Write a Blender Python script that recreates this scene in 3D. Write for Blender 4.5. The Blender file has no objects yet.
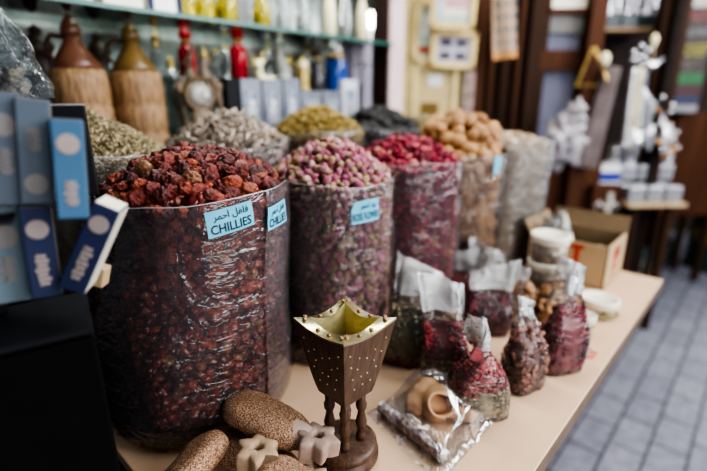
import bpy, bmesh, math, random
from mathutils import Vector, Matrix, noise
random.seed(11)
rnd = random.random
U = random.uniform
PI = math.pi
SC = bpy.context.scene
COL = SC.collection

# ------------------------------------------------------------------ camera maths (placing by sight lines)
FPX, CX, CY = 450.0, 353.5, 235.5
PITCH = math.atan(137.5 / FPX)
HEAD = math.radians(42.5)
CAMZ = 1.25
SP, CP = math.sin(PITCH), math.cos(PITCH)
SH, CH = math.sin(HEAD), math.cos(HEAD)
def RF(R, F, z=0.0):
    return Vector((-SH * F + CH * R, CH * F + SH * R, z))
def ray(px, py):
    u, v = px - CX, CY - py
    return u, FPX * CP + v * SP, FPX * SP - v * CP      # right, forward, down
def at_z(px, py, z):
    r, f, d = ray(px, py); t = (CAMZ - z) / d
    return RF(r * t, f * t, z)
def at_F(px, py, F):
    r, f, d = ray(px, py); t = F / f
    return RF(r * t, F, CAMZ - d * t)
def at_X(px, py, X):
    r, f, d = ray(px, py); x = -SH * f + CH * r; t = X / x
    return RF(r * t, f * t, CAMZ - d * t)
def proj(p):
    R = CH * p.x + SH * p.y; F = -SH * p.x + CH * p.y; D = CAMZ - p.z
    dep = F * CP + D * SP; up = F * SP - D * CP
    return CX + FPX * R / dep, CY - FPX * up / dep, dep
def hit_cyl(px, py, c, r):
    R_, F_, d = ray(px, py)
    dx, dy = -SH * F_ + CH * R_, CH * F_ + SH * R_
    a = dx * dx + dy * dy; b = -2 * (dx * c[0] + dy * c[1]); cc = c[0] ** 2 + c[1] ** 2 - r * r
    disc = max(0, b * b - 4 * a * cc); t = (-b - math.sqrt(disc)) / (2 * a)
    x, y = dx * t, dy * t
    return math.atan2(y - c[1], x - c[0]), CAMZ - d * t

# ------------------------------------------------------------------ materials
class NT:
    def __init__(s, name):
        s.m = bpy.data.materials.new(name); s.m.use_nodes = True
        s.t = s.m.node_tree; s.t.nodes.clear()
        s.out = s.n('ShaderNodeOutputMaterial')
    def n(s, typ, **kw):
        x = s.t.nodes.new(typ)
        for k, v in kw.items():
            if k.startswith('i_'): x.inputs[k[2:].replace('_', ' ')].default_value = v
            else: setattr(x, k, v)
        return x
    def l(s, a, b): s.t.links.new(a, b)
def c4(c): return (c[0], c[1], c[2], 1)
def ramp(nt, fac, stops):
    r = nt.n('ShaderNodeValToRGB'); cr = r.color_ramp
    cr.elements[0].position = stops[0][0]; cr.elements[0].color = c4(stops[0][1])
    cr.elements[1].position = stops[-1][0]; cr.elements[1].color = c4(stops[-1][1])
    for p, c in stops[1:-1]:
        e = cr.elements.new(p); e.color = c4(c)
    nt.l(fac, r.inputs[0]); return r.outputs[0]
def mat(name, col, rough=.5, metal=0, col2=None, scale=20, bump=0, bscale=None, emit=0, spec=.5, detail=4, stretch=None, trans=0):
    nt = NT(name); b = nt.n('ShaderNodeBsdfPrincipled')
    b.inputs['Roughness'].default_value = rough; b.inputs['Metallic'].default_value = metal
    b.inputs['Specular IOR Level'].default_value = spec
    b.inputs['Transmission Weight'].default_value = trans
    tc = nt.n('ShaderNodeTexCoord'); mp = nt.n('ShaderNodeMapping'); nt.l(tc.outputs['Object'], mp.inputs[0])
    if stretch: mp.inputs['Scale'].default_value = stretch
    nz = nt.n('ShaderNodeTexNoise'); nz.inputs['Scale'].default_value = scale; nz.inputs['Detail'].default_value = detail
    nt.l(mp.outputs[0], nz.inputs['Vector'])
    col2 = col2 or tuple(x * .8 for x in col)
    nt.l(ramp(nt, nz.outputs[0], [(.35, col2), (.65, col)]), b.inputs['Base Color'])
    if bump:
        nb = nt.n('ShaderNodeTexNoise'); nb.inputs['Scale'].default_value = bscale or scale; nb.inputs['Detail'].default_value = 6
        nt.l(mp.outputs[0], nb.inputs['Vector'])
        bp = nt.n('ShaderNodeBump'); bp.inputs['Strength'].default_value = bump; bp.inputs['Distance'].default_value = .01
        nt.l(nb.outputs[0], bp.inputs['Height']); nt.l(bp.outputs[0], b.inputs['Normal'])
    if emit:
        b.inputs['Emission Color'].default_value = c4(col); b.inputs['Emission Strength'].default_value = emit
    nt.l(b.outputs[0], nt.out.inputs[0]); return nt.m
def multi(name, stops, rough=.5, spec=.5, nscale=60, nmix=.35, bump=.3, bscale=250):
    """a different tone for every piece, with a mottle"""
    nt = NT(name); b = nt.n('ShaderNodeBsdfPrincipled')
    b.inputs['Roughness'].default_value = rough; b.inputs['Specular IOR Level'].default_value = spec
    g = nt.n('ShaderNodeNewGeometry'); oi = nt.n('ShaderNodeObjectInfo')
    a = nt.n('ShaderNodeMath', operation='ADD'); nt.l(g.outputs['Random Per Island'], a.inputs[0]); nt.l(oi.outputs['Random'], a.inputs[1])
    fr = nt.n('ShaderNodeMath', operation='FRACT'); nt.l(a.outputs[0], fr.inputs[0])
    c = ramp(nt, fr.outputs[0], stops)
    tc = nt.n('ShaderNodeTexCoord')
    nz = nt.n('ShaderNodeTexNoise'); nz.inputs['Scale'].default_value = nscale; nt.l(tc.outputs['Object'], nz.inputs['Vector'])
    mr = nt.n('ShaderNodeMapRange'); nt.l(nz.outputs[0], mr.inputs[0]); mr.inputs[1].default_value = .3; mr.inputs[2].default_value = .7
    mr.inputs[3].default_value = 1 - nmix; mr.inputs[4].default_value = 1 + nmix
    vm = nt.n('ShaderNodeVectorMath', operation='SCALE'); nt.l(c, vm.inputs[0]); nt.l(mr.outputs[0], vm.inputs['Scale'])
    nt.l(vm.outputs[0], b.inputs['Base Color'])
    if bump:
        nb = nt.n('ShaderNodeTexNoise'); nb.inputs['Scale'].default_value = bscale; nt.l(tc.outputs['Object'], nb.inputs['Vector'])
        bp = nt.n('ShaderNodeBump'); bp.inputs['Strength'].default_value = bump; bp.inputs['Distance'].default_value = .002
        nt.l(nb.outputs[0], bp.inputs['Height']); nt.l(bp.outputs[0], b.inputs['Normal'])
    nt.l(b.outputs[0], nt.out.inputs[0]); return nt.m
def film(name, tint=(.93, .92, .93), milk=.06, milkcol=(.8, .78, .85), rough=.13, refl=1.0, bump=.5, bscale=14, stretch=(1, 1, .6)):
    nt = NT(name)
    tc = nt.n('ShaderNodeTexCoord'); mp = nt.n('ShaderNodeMapping'); nt.l(tc.outputs['Object'], mp.inputs[0]); mp.inputs['Scale'].default_value = stretch
    nz = nt.n('ShaderNodeTexNoise'); nz.inputs['Scale'].default_value = bscale; nz.inputs['Detail'].default_value = 5; nz.inputs['Distortion'].default_value = .8
    nt.l(mp.outputs[0], nz.inputs['Vector'])
    bp = nt.n('ShaderNodeBump'); bp.inputs['Strength'].default_value = bump; bp.inputs['Distance'].default_value = .02
    mp2 = nt.n('ShaderNodeMapping'); nt.l(tc.outputs['Object'], mp2.inputs[0]); mp2.inputs['Rotation'].default_value = (.5, .4, .3); mp2.inputs['Scale'].default_value = (1, 1, 3.2)
    n2 = nt.n('ShaderNodeTexNoise'); n2.inputs['Scale'].default_value = bscale * 1.5; n2.inputs['Detail'].default_value = 3; n2.inputs['Distortion'].default_value = 1.5; nt.l(mp2.outputs[0], n2.inputs['Vector'])
    ab = nt.n('ShaderNodeMath', operation='MULTIPLY_ADD'); nt.l(n2.outputs[0], ab.inputs[0]); ab.inputs[1].default_value = .45; nt.l(nz.outputs[0], ab.inputs[2]); nt.l(ab.outputs[0], bp.inputs['Height'])
    tr = nt.n('ShaderNodeBsdfTransparent'); tr.inputs[0].default_value = c4(tint)
    gl = nt.n('ShaderNodeBsdfGlossy'); gl.inputs['Roughness'].default_value = rough; nt.l(bp.outputs[0], gl.inputs['Normal'])
    df = nt.n('ShaderNodeBsdfDiffuse'); df.inputs[0].default_value = c4(milkcol)
    m1 = nt.n('ShaderNodeMixShader'); m1.inputs[0].default_value = milk; nt.l(tr.outputs[0], m1.inputs[1]); nt.l(df.outputs[0], m1.inputs[2])
    fr = nt.n('ShaderNodeFresnel'); fr.inputs[0].default_value = 1.5; nt.l(bp.outputs[0], fr.inputs['Normal'])
    mu = nt.n('ShaderNodeMath', operation='MULTIPLY'); mu.inputs[1].default_value = refl; mu.use_clamp = True; nt.l(fr.outputs[0], mu.inputs[0])
    m2 = nt.n('ShaderNodeMixShader'); nt.l(mu.outputs[0], m2.inputs[0]); nt.l(m1.outputs[0], m2.inputs[1]); nt.l(gl.outputs[0], m2.inputs[2])
    nt.l(m2.outputs[0], nt.out.inputs[0]); return nt.m

# ------------------------------------------------------------------ mesh building
_ico = {}
def ico(sub):
    if sub not in _ico:
        bm = bmesh.new(); bmesh.ops.create_icosphere(bm, subdivisions=sub, radius=1)
        bm.verts.ensure_lookup_table()
        _ico[sub] = ([v.co.copy() for v in bm.verts], [tuple(v.index for v in f.verts) for f in bm.faces]); bm.free()
    return _ico[sub]
class MB:
    def __init__(s): s.v = []; s.f = []; s.m = []; s.s = []
    def add(s, vs, fs, m=0, M=None, smooth=True):
        o = len(s.v)
        if M is not None: vs = [M @ Vector(v) for v in vs]
        s.v.extend(tuple(v) for v in vs)
        for i, f in enumerate(fs):
            s.f.append(tuple(o + k for k in f)); s.m.append(m if isinstance(m, int) else m[i]); s.s.append(smooth)
        return s
    def box(s, c, d, m=0, M=None, bev=0.0):
        x, y, z = d[0] / 2, d[1] / 2, d[2] / 2
        if bev <= 0:
            vs = [(c[0] + i * x, c[1] + j * y, c[2] + k * z) for i in (-1, 1) for j in (-1, 1) for k in (-1, 1)]
            return s.add(vs, [(0, 1, 3, 2), (4, 6, 7, 5), (0, 4, 5, 1), (2, 3, 7, 6), (0, 2, 6, 4), (1, 5, 7, 3)], m, M, False)
        bm = bmesh.new(); bmesh.ops.create_cube(bm, size=1)
        for v in bm.verts: v.co = Vector((v.co.x * d[0] + c[0], v.co.y * d[1] + c[1], v.co.z * d[2] + c[2]))
        bmesh.ops.bevel(bm, geom=bm.edges[:], offset=bev, segments=2, affect='EDGES', profile=.5)
        vs = [v.co.copy() for v in bm.verts]; fs = [tuple(v.index for v in f.verts) for f in bm.faces]; bm.free()
        return s.add(vs, fs, m, M, False)
    def lathe(s, prof, n=24, m=0, M=None, fn=None):
        vs = []; fs = []
        for i, (r, z) in enumerate(prof):
            for k in range(n):
                a = 2 * PI * k / n; rr = r * (fn(a, z) if fn else 1)
                vs.append((rr * math.cos(a), rr * math.sin(a), z))
        for i in range(len(prof) - 1):
            for k in range(n):
                fs.append((i * n + k, i * n + (k + 1) % n, (i + 1) * n + (k + 1) % n, (i + 1) * n + k))
        if prof[0][0] > 1e-5: fs.append(tuple(reversed(range(n))))
        if prof[-1][0] > 1e-5: fs.append(tuple((len(prof) - 1) * n + k for k in range(n)))
        return s.add(vs, fs, m, M)
    def tube(s, pts, rad, n=8, m=0, M=None, closed=False):
        pts = [Vector(p) for p in pts]; L = len(pts)
        if not hasattr(rad, '__len__'): rad = [rad] * L
        vs = []; fs = []; up = Vector((0, 0, 1))
        for i, p in enumerate(pts):
            a = pts[(i - 1) % L] if (closed or i) else p; b = pts[(i + 1) % L] if (closed or i < L - 1) else p
            t = (b - a).normalized() if (b - a).length > 1e-9 else up
            x = t.cross(up)
            if x.length < .1: x = t.cross(Vector((1, 0, 0)))
            x.normalize(); y = t.cross(x)
            for k in range(n):
                an = 2 * PI * k / n; vs.append(p + (x * math.cos(an) + y * math.sin(an)) * rad[i])
        for i in range(L if closed else L - 1):
            j = (i + 1) % L
            for k in range(n): fs.append((i * n + k, i * n + (k + 1) % n, j * n + (k + 1) % n, j * n + k))
        if not closed: fs += [tuple(range(n)), tuple((L - 1) * n + k for k in range(n))]
        return s.add(vs, fs, m, M)
    def ball(s, c, r, sub=2, m=0, M=None, ns=0, nf=3, seed=0):
        vs, fs = ico(sub); r = Vector(r) if hasattr(r, '__len__') else Vector((r, r, r))
        out = []
        for v in vs:
            k = 1 + (ns * noise.noise(v * nf + Vector((seed, seed * .7, 0))) if ns else 0)
            out.append(Vector((c[0] + v.x * r.x * k, c[1] + v.y * r.y * k, c[2] + v.z * r.z * k)))
        return s.add(out, fs, m, M)
    def grid(s, fn, nu, nv, m=0, wrap=False, smooth=True):
        vs = [fn(i / (nu if wrap else nu - 1), j / (nv - 1)) for j in range(nv) for i in range(nu)]
        fs = []
        for j in range(nv - 1):
            for i in range(nu if wrap else nu - 1):
                i2 = (i + 1) % nu; fs.append((j * nu + i, j * nu + i2, (j + 1) * nu + i2, (j + 1) * nu + i))
        return s.add(vs, fs, m, None, smooth)
    def mesh(s, name, mats):
        me = bpy.data.meshes.new(name); me.from_pydata(s.v, [], s.f)
        for x in (mats if isinstance(mats, (list, tuple)) else [mats]): me.materials.append(x)
        me.polygons.foreach_set('material_index', s.m); me.polygons.foreach_set('use_smooth', s.s); me.update(); return me
    def build(s, name, mats, parent=None, loc=None, M=None):
        return link(name, s.mesh(name, mats), parent, loc, M)
def link(name, data, parent=None, loc=None, M=None):
    o = bpy.data.objects.new(name, data); COL.objects.link(o)
    if parent: o.parent = parent
    if M is not None: o.matrix_local = M
    if loc is not None: o.location = loc
    return o
def tag(o, label, cat, group=None, kind=None):
    o['label'] = label; o['category'] = cat
    if group: o['group'] = group
    if kind: o['kind'] = kind
    return o
def thing(name, label, cat, loc=(0, 0, 0), rz=0, group=None):
    o = bpy.data.objects.new(name, None); COL.objects.link(o); o.location = loc; o.rotation_euler = (0, 0, rz)
    o.empty_display_size = .02
    return tag(o, label, cat, group)
def struct(name, mb, m):
    o = mb.build(name, m); o['kind'] = 'structure'; return o
def Rz(a): return Matrix.Rotation(a, 4, 'Z')
def Ry(a): return Matrix.Rotation(a, 4, 'Y')
def Rx(a): return Matrix.Rotation(a, 4, 'X')
def T(x, y=None, z=None): return Matrix.Translation(Vector(x) if y is None else Vector((x, y, z)))
def Sc(x, y, z): return Matrix.Diagonal((x, y, z, 1))
def rand_rot(): return Matrix.Rotation(U(0, 2 * PI), 4, Vector((U(-1, 1), U(-1, 1), U(-1, 1) + .01)).normalized())

# ------------------------------------------------------------------ palette
M_film = film('sack_film', tint=(.97,.96,.97), milk=.045, milkcol=(.78, .68, .74), refl=1.6, bump=.65, bscale=11, stretch=(1, 1, .8))  # pinkish milk tint stands in for sky reflected on the film
M_film2 = film('sack_film_double', milk=.06, milkcol=(.85, .80, .85), refl=2.0, bump=.3, bscale=10)
M_rim = film('film_rim', milk=.4, milkcol=(.9, .88, .92), refl=2.5, bump=0)  # whitish tone stands in for the highlight along the film edge
M_cello = film('cellophane', tint=(.98, .98, .98), milk=.02, milkcol=(.9, .9, .95), rough=.08, refl=1.3, bump=.75, bscale=16)
M_header = film('cellophane_header', tint=(.97, .98, .98), milk=.45, milkcol=(1, 1, 1), rough=.16, refl=3.0, bump=.9, bscale=22)  # strong white milk paints in the bright reflections on the headers
M_fgrey = film('grey_bag_film', tint=(.88, .92, .94), milk=.04, milkcol=(.5, .55, .6), rough=.12, refl=.8, bump=1.0, bscale=25)
M_fwhite = film('white_sack_film', milk=.14, milkcol=(.85, .83, .8), refl=2.2, bump=.6, bscale=10)
M_chilli = multi('dried_chilli', [(0, (.07, .010, .009)), (.35, (.14, .017, .012)), (.65, (.215, .030, .015)), (.9, (.33, .065, .024)), (.97, (.20, .06, .03)), (1, (.42, .24, .11))], rough=.26, spec=.7, nscale=90, nmix=.5, bump=.5, bscale=220)
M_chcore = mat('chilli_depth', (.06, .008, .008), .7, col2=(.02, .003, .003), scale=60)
M_rose = multi('rose_bud', [(0, (.36, .08, .14)), (.25, (.50, .17, .25)), (.42, (.20, .05, .07)), (.6, (.62, .36, .37)), (.74, (.36, .13, .10)), (.88, (.42, .27, .16)), (1, (.32, .27, .12))], rough=.6, nscale=150, nmix=.4, bump=.6, bscale=300)
M_calyx = multi('rose_calyx', [(0, (.22, .20, .07)), (.5, (.38, .30, .15)), (1, (.26, .15, .08))], rough=.7)
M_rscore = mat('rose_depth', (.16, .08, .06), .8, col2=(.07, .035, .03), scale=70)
M_hib = multi('hibiscus', [(0, (.13, .006, .02)), (.5, (.30, .014, .045)), (.9, (.42, .03, .07)), (1, (.6, .3, .2))], rough=.5, nmix=.4)
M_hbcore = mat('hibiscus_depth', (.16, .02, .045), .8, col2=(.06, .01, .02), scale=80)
M_lemon = multi('dried_lemon', [(0, (.36, .18, .07)), (.5, (.48, .27, .11)), (1, (.26, .12, .045))], rough=.55, nscale=30, nmix=.25, bump=.3, bscale=90)
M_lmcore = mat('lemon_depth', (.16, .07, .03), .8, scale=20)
M_black = multi('black_lime', [(0, (.005, .005, .006)), (1, (.018, .015, .015))], rough=.5, bump=.5, bscale=80)
M_herb = multi('green_herb', [(0, (.12, .09, .045)), (.5, (.27, .215, .12)), (1, (.46, .39, .24))], rough=.8, bump=0)
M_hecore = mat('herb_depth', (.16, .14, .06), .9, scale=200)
M_yel = multi('chamomile', [(0, (.15, .09, .018)), (.5, (.28, .19, .045)), (1, (.42, .32, .12))], rough=.8, bump=0)
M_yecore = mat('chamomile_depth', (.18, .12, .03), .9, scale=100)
M_gry = multi('pale_twig', [(0, (.12, .09, .07)), (.5, (.28, .22, .175)), (1, (.56, .48, .40))], rough=.8, bump=0)
M_grcore = mat('twig_depth', (.2, .16, .14), .9, scale=100)
M_wht = multi('white_root', [(0, (.30, .20, .12)), (.5, (.52, .40, .28)), (1, (.74, .64, .50))], rough=.8, bump=0)
M_whcore = mat('root_depth', (.46, .36, .26), .9, col2=(.22, .15, .10), scale=14)
M_sticker = mat('blue_sticker', (.16, .52, .68), .45, col2=(.14, .48, .64), scale=30)
M_ink = mat('black_ink', (.01, .015, .02), .5)
M_brass = mat('brass', (.74, .66, .42), .3, 1, col2=(.66, .57, .32), scale=40, bump=.04, bscale=70)
M_rivet = mat('rivet', (.36, .24, .14), .4, .8)
M_brassY = mat('brass_lining', (.62, .55, .30), .42, .9, col2=(.50, .43, .22), scale=30, bump=.15, bscale=60)
M_gold = mat('gilt', (.80, .58, .22), .3, 1)
M_silver = mat('silver', (.88, .87, .88), .2, .75, col2=(.7, .7, .74), bump=.1)
M_dsilver = mat('tin', (.55, .55, .58), .3, .6, col2=(.42, .42, .45), bump=.1)

def wood(name, c1, c2, scale=9, rough=.5, axis=0, spec=.4):
    nt = NT(name); b = nt.n('ShaderNodeBsdfPrincipled'); b.inputs['Roughness'].default_value = rough; b.inputs['Specular IOR Level'].default_value = spec
    tc = nt.n('ShaderNodeTexCoord'); mp = nt.n('ShaderNodeMapping'); nt.l(tc.outputs['Object'], mp.inputs[0])
    s = [14, 14, 14]; s[axis] = .9; mp.inputs['Scale'].default_value = s
    nz = nt.n('ShaderNodeTexNoise'); nz.inputs['Scale'].default_value = scale; nz.inputs['Detail'].default_value = 6; nz.inputs['Distortion'].default_value = .6
    nt.l(mp.outputs[0], nz.inputs['Vector']); nt.l(ramp(nt, nz.outputs[0], [(.3, c2), (.7, c1)]), b.inputs['Base Color'])
    bp = nt.n('ShaderNodeBump'); bp.inputs['Strength'].default_value = .15; bp.inputs['Distance'].default_value = .002; nt.l(nz.outputs[0], bp.inputs['Height']); nt.l(bp.outputs[0], b.inputs['Normal'])
    nt.l(b.outputs[0], nt.out.inputs[0]); return nt.m
M_table = wood('table_laminate', (.66, .46, .31), (.58, .39, .25), 1.2, .35, 1)
M_edge = mat('table_edging', (.16, .11, .08), .6)
M_burner = wood('burner_wood', (.115, .062, .038), (.04, .02, .012), 11, .42, 2)
M_dwood = wood('dark_wood', (.055, .026, .014), (.022, .010, .006), 1.5, .6, 2, .12)
M_mwood = wood('mid_wood', (.10, .038, .018), (.045, .018, .009), 1.5, .6, 2, .12)
M_post = wood('post_wood', (.05, .018, .012), (.03, .01, .008), 1, .35, 2)
M_postlit = mat('post_wood_lit', (.72, .56, .56), .3, col2=(.62, .45, .46), scale=6)  # pinkish street light on the post put into this colour
M_shadeblk = mat('shade_black', (.006, .005, .005), .95, scale=30, spec=.1)  # near-black stands in for the shadow at the lower left
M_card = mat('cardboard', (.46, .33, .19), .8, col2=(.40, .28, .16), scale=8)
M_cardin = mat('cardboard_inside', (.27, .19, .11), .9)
M_red = mat('red_print', (.52, .06, .03), .7)
M_cream = mat('cream_plastic', (.80, .75, .62), .35, col2=(.78, .72, .58))
M_white = mat('white_paper', (.8, .8, .8), .5, col2=(.74, .74, .75))

# ------------------------------------------------------------------ ground, walls
def paving():
    nt = NT('paving'); b = nt.n('ShaderNodeBsdfPrincipled'); b.inputs['Roughness'].default_value = .5
    tc = nt.n('ShaderNodeTexCoord'); mp = nt.n('ShaderNodeMapping'); nt.l(tc.outputs['Object'], mp.inputs[0])
    mp.inputs['Rotation'].default_value = (0, 0, PI / 2)
    br = nt.n('ShaderNodeTexBrick'); br.inputs['Scale'].default_value = 1; br.inputs['Brick Width'].default_value = .2; br.inputs['Row Height'].default_value = .118
    br.inputs['Mortar Size'].default_value = .0055; br.inputs['Mortar Smooth'].default_value = .3; br.inputs['Bias'].default_value = 0
    br.inputs['Color1'].default_value = (.17, .17, .21, 1); br.inputs['Color2'].default_value = (.22, .22, .26, 1); br.inputs['Mortar'].default_value = (.05, .05, .06, 1)
    nt.l(mp.outputs[0], br.inputs['Vector'])
    nz = nt.n('ShaderNodeTexNoise'); nz.inputs['Scale'].default_value = 25; nz.inputs['Detail'].default_value = 8; nt.l(tc.outputs['Object'], nz.inputs['Vector'])
    mr = nt.n('ShaderNodeMapRange'); nt.l(nz.outputs[0], mr.inputs[0]); mr.inputs[1].default_value = .3; mr.inputs[2].default_value = .7; mr.inputs[3].default_value = .75; mr.inputs[4].default_value = 1.2
    vm = nt.n('ShaderNodeVectorMath', operation='SCALE'); nt.l(br.outputs['Color'], vm.inputs[0]); nt.l(mr.outputs[0], vm.inputs['Scale']); nt.l(vm.outputs[0], b.inputs['Base Color'])
    bp = nt.n('ShaderNodeBump', invert=True); bp.inputs['Strength'].default_value = .8; bp.inputs['Distance'].default_value = .01; nt.l(br.outputs['Fac'], bp.inputs['Height']); nt.l(bp.outputs[0], b.inputs['Normal'])
    nt.l(b.outputs[0], nt.out.inputs[0]); return nt.m
struct('floor', MB().box((0, 3, -.05), (9, 12, .1)), paving())
M_wall = mat('shop_wall', (.10, .055, .035), .8, col2=(.06, .03, .02), scale=3)
struct('wall_left', MB().box((-1.78, .6, 1.5), (.06, 4.2, 3.0)), mat('case_wall', (.22, .24, .22), .7, scale=4))
# far shop front, square on to the sight line
WB = T(RF(0, 4.3, 0)) @ Rz(HEAD)
struct('wall_back', MB().box((1.0, 0, 1.6), (5.6, .08, 3.2), M=WB), M_wall)

# the table
def table():
    x0, x1, y0, y1 = -.775, -.155, .165, 1.487
    t = thing('trestle_table', 'long pale wood-look table top carrying the spice sacks and small bags', 'table', ((x0 + x1) / 2, (y0 + y1) / 2, 0))
    w, l = x1 - x0, y1 - y0
    MB().box((0, 0, .74), (w, l, .02), bev=.002).build('tabletop', M_table, t)
    e = MB(); e.box((w / 2 + .001, 0, .7375), (.004, l, .022)); e.box((0, l / 2 + .001, .7375), (w, .004, .022)); e.build('edge_strip', M_edge, t)
    for i in (-1, 1):
        for j in (-1, 1):
            MB().box((i * (w / 2 - .22), j * (l / 2 - .12), .365), (.04, .04, .73)).build('leg', M_edge, t)
table()
# counter behind, black to stand in for the shade there
cb = MB(); cb.box((-.952, .55, .375), (.335, 2.3, .75), bev=.01)
tag(cb.build('shaded_counter', M_shadeblk), 'low counter under the back row of sacks, blackened for the shade', 'counter')

# ------------------------------------------------------------------ sacks and fillings
DEFS = {}
def deform(cx, cy, x, y, z):
    """sag of a sack: world x, y, z -> world"""
    q = DEFS.get((cx, cy))
    if not q: return x, y, z
    z0, z1, k, sx, sy = q
    w = max(0, min(1, (z1 - z) / ((z1 - z0) * .55))); w = w * w * (3 - 2 * w)
    e = max(0, min(1, (z - z0) / .05)); k_ = k * (.6 + .4 * e)
    return cx + (x - cx) * (1 + k_ * w) + sx * w, cy + (y - cy) * (1 + k_ * w) + sy * w, z
SACKS = []   # (cx, cy, r, z1) for sight tests
CAMP = Vector((0, 0, CAMZ))
def blocked(p, mine):
    for (cx, cy, r, z1) in SACKS:
        if (cx, cy) == mine: continue
        d = Vector((p.x, p.y)); L2 = d.length_squared
        t = (cx * d.x + cy * d.y) / L2
        if not 0 < t < .97: continue
        if (Vector((cx, cy)) - d * t).length < r * .96:
            z = CAMZ + (p.z - CAMZ) * t
            if z < z1 + .01: return True
    return False
def heap_z(rho, z1, h, r, p=1.6): return z1 + h * max(0, 1 - (rho / r) ** p)
def fill_points(cx, cy, r, z0, z1, h, s, drop=.012, arc=1.9, layers=2, zmin=None, power=1.6, sk=1.0):
    pts = []; s_full = s; s = s * sk
    face = math.atan2(-cy, -cx)
    z = max(z0 + s * .5, zmin or 0); row = 0
    while z < z1 - drop:
        rr = r - s * .55; n = int(2 * arc * rr / (s * .93))
        for k in range(n):
            a = face - arc + 2 * arc * (k + .5 * (row % 2) + U(-.25, .25)) / n
            q = rr - abs(random.gauss(0, s * .12))
            pts.append(Vector((cx + q * math.cos(a), cy + q * math.sin(a), z + U(-.25, .25) * s)))
        z += s * .82; row += 1
    nside = len(pts); s = s_full
    for L in range(layers):
        g = s * .92; n = int(r / g) + 1
        for i in range(-n, n + 1):
            for j in range(-n, n + 1):
                x = (i + .5 * (j % 2)) * g + U(-.3, .3) * s; y = j * g * .87 + U(-.3, .3) * s
                rho = math.hypot(x, y)
                if rho > r - s * .5: continue
                pts.append(Vector((cx + x, cy + y, heap_z(rho, z1 - drop, h, r, power) - L * s * .6 + U(-.2, .35) * s)))
    return [(p, sk if i < nside else 1.0) for i, p in enumerate(pts)]
def core_mesh(mb, cx, cy, r, z0, z1, h, m, power=1.6):
    prof = [(r * .98, z0 + .002), (r * .98, z1 - .02)]
    for k in range(8, -1, -1):
        rho = r * .96 * k / 8; prof.append((max(rho, 1e-6), heap_z(rho, z1 - .02, h, r, power)))
    mb.lathe(prof, 48, m, T(cx, cy, 0))
def fill(sack, s, makers, mats, coremat, nind, single, slabel, group, stuffname, stufflabel, cat, sizes=(.9, 1.15), h=.05, vis=None, power=1.6, low=None, **kw):
    cx, cy, r, z0, z1 = sack
    pts = fill_points(cx, cy, r, z0, z1, h, s, power=power, **kw)
    scored = []
    pts = [(Vector(deform(cx, cy, p.x, p.y, p.z)), q) for p, q in pts]
    face = Vector((-cx, -cy)).normalized()
    for p, sk_ in pts:
        d = (p - CAMP).length; px, py, dep = proj(p)
        rad = Vector((p.x - cx, p.y - cy)); side = rad.length > r * .8
        ok = -5 < px < 712 and -5 < py < 476 and not (side and rad.normalized().dot(face) < .12 and p.z < z1) and not blocked(p, (cx, cy))
        if p.z > z1 - .01 and p.z < heap_z(rad.length, z1 - .012, h, r, power) - s * .35: ok = False
        if ok and vis and not vis(px, py): ok = False
        scored.append((0 if ok else 1, d / sk_, p, sk_))
    scored.sort(key=lambda q: (q[0], q[1]))
    meshes = []; lows = [] 
    if low:
        for mk in low: b = MB(); mk(b); lows.append(b)
    for i, mk in enumerate(makers):
        b = MB(); mk(b); meshes.append((b, b.mesh(single or stuffname, mats) if nind else None))
    n = 0
    st = MB()
    for o_, d, p, sk_ in scored:
        sc = U(*sizes) * sk_ * s / 2 * 1.12; M = T(p) @ rand_rot() @ Sc(sc, sc, sc)
        k = random.randrange(len(meshes))
        if n < nind and o_ == 0:
            o = link(single, meshes[k][1]); o.matrix_world = M; tag(o, slabel, cat[0], group); n += 1
        else:
            b = lows[k % len(lows)] if lows else meshes[k][0]
            st.add(b.v, b.f, [m for m in b.m], M)
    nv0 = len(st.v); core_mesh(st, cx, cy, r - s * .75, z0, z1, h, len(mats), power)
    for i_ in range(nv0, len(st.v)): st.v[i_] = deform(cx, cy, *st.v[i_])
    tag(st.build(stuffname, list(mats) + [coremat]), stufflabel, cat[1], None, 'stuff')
    return n

def sack(name, label, cx, cy, r, z0, z1, m=M_film, flare=.0, seed=0, wob=.004, rimdip=None, n=96):
    t = thing(name, label, 'plastic sack', (cx, cy, z0))
    H = z1 - z0
    def prof(a, v):
        q = noise.noise(Vector((math.cos(a) * 1.6, math.sin(a) * 1.6, v * 3 + seed)))
        q2 = noise.noise(Vector((math.cos(a) * 5, math.sin(a) * 5, v * 14 + seed)))
        bul = 1 + .02 * math.sin(v * PI) + flare * v
        low = 1 - .06 * max(0, 1 - v / .06) ** 2
        return (r * bul * low + .0025 + wob * q * (.4 + v) + wob * .35 * q2)
    def rimz(a): return .006 * math.sin(2 * a + seed) + .005 * noise.noise(Vector((math.cos(a) * 2, math.sin(a) * 2, seed)))
    def fn(u, v):
        a = 2 * PI * u; rr = prof(a, v)
        x, y, z = deform(cx, cy, cx + rr * math.cos(a), cy + rr * math.sin(a), z0 + v * H)
        return (x - cx, y - cy, v * H + rimz(a) * max(0, v - .7) / .3)
    MB().grid(fn, n, 44, wrap=True).build('film', m, t)
    rim = []
    for k in range(n):
        x, y, z = fn(k / n, 1); rim.append((x, y, z))
    MB().tube(rim, .0009, 6, closed=True).build('rim_edge', M_rim, t)
    return t, prof, fn
AR = {'chilli': [0xFEAE, 0xFEE4, 0xFEA3, 0xFE8D, 0x20, 0xFEDE, 0xFED4, 0xFEE0, 0xFED3], 'rose': [0xFEAE, 0xFEE4, 0xFEA3, 0xFE8D, 0x20, 0xFEA9, 0xFEAD, 0xFEED]}
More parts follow.
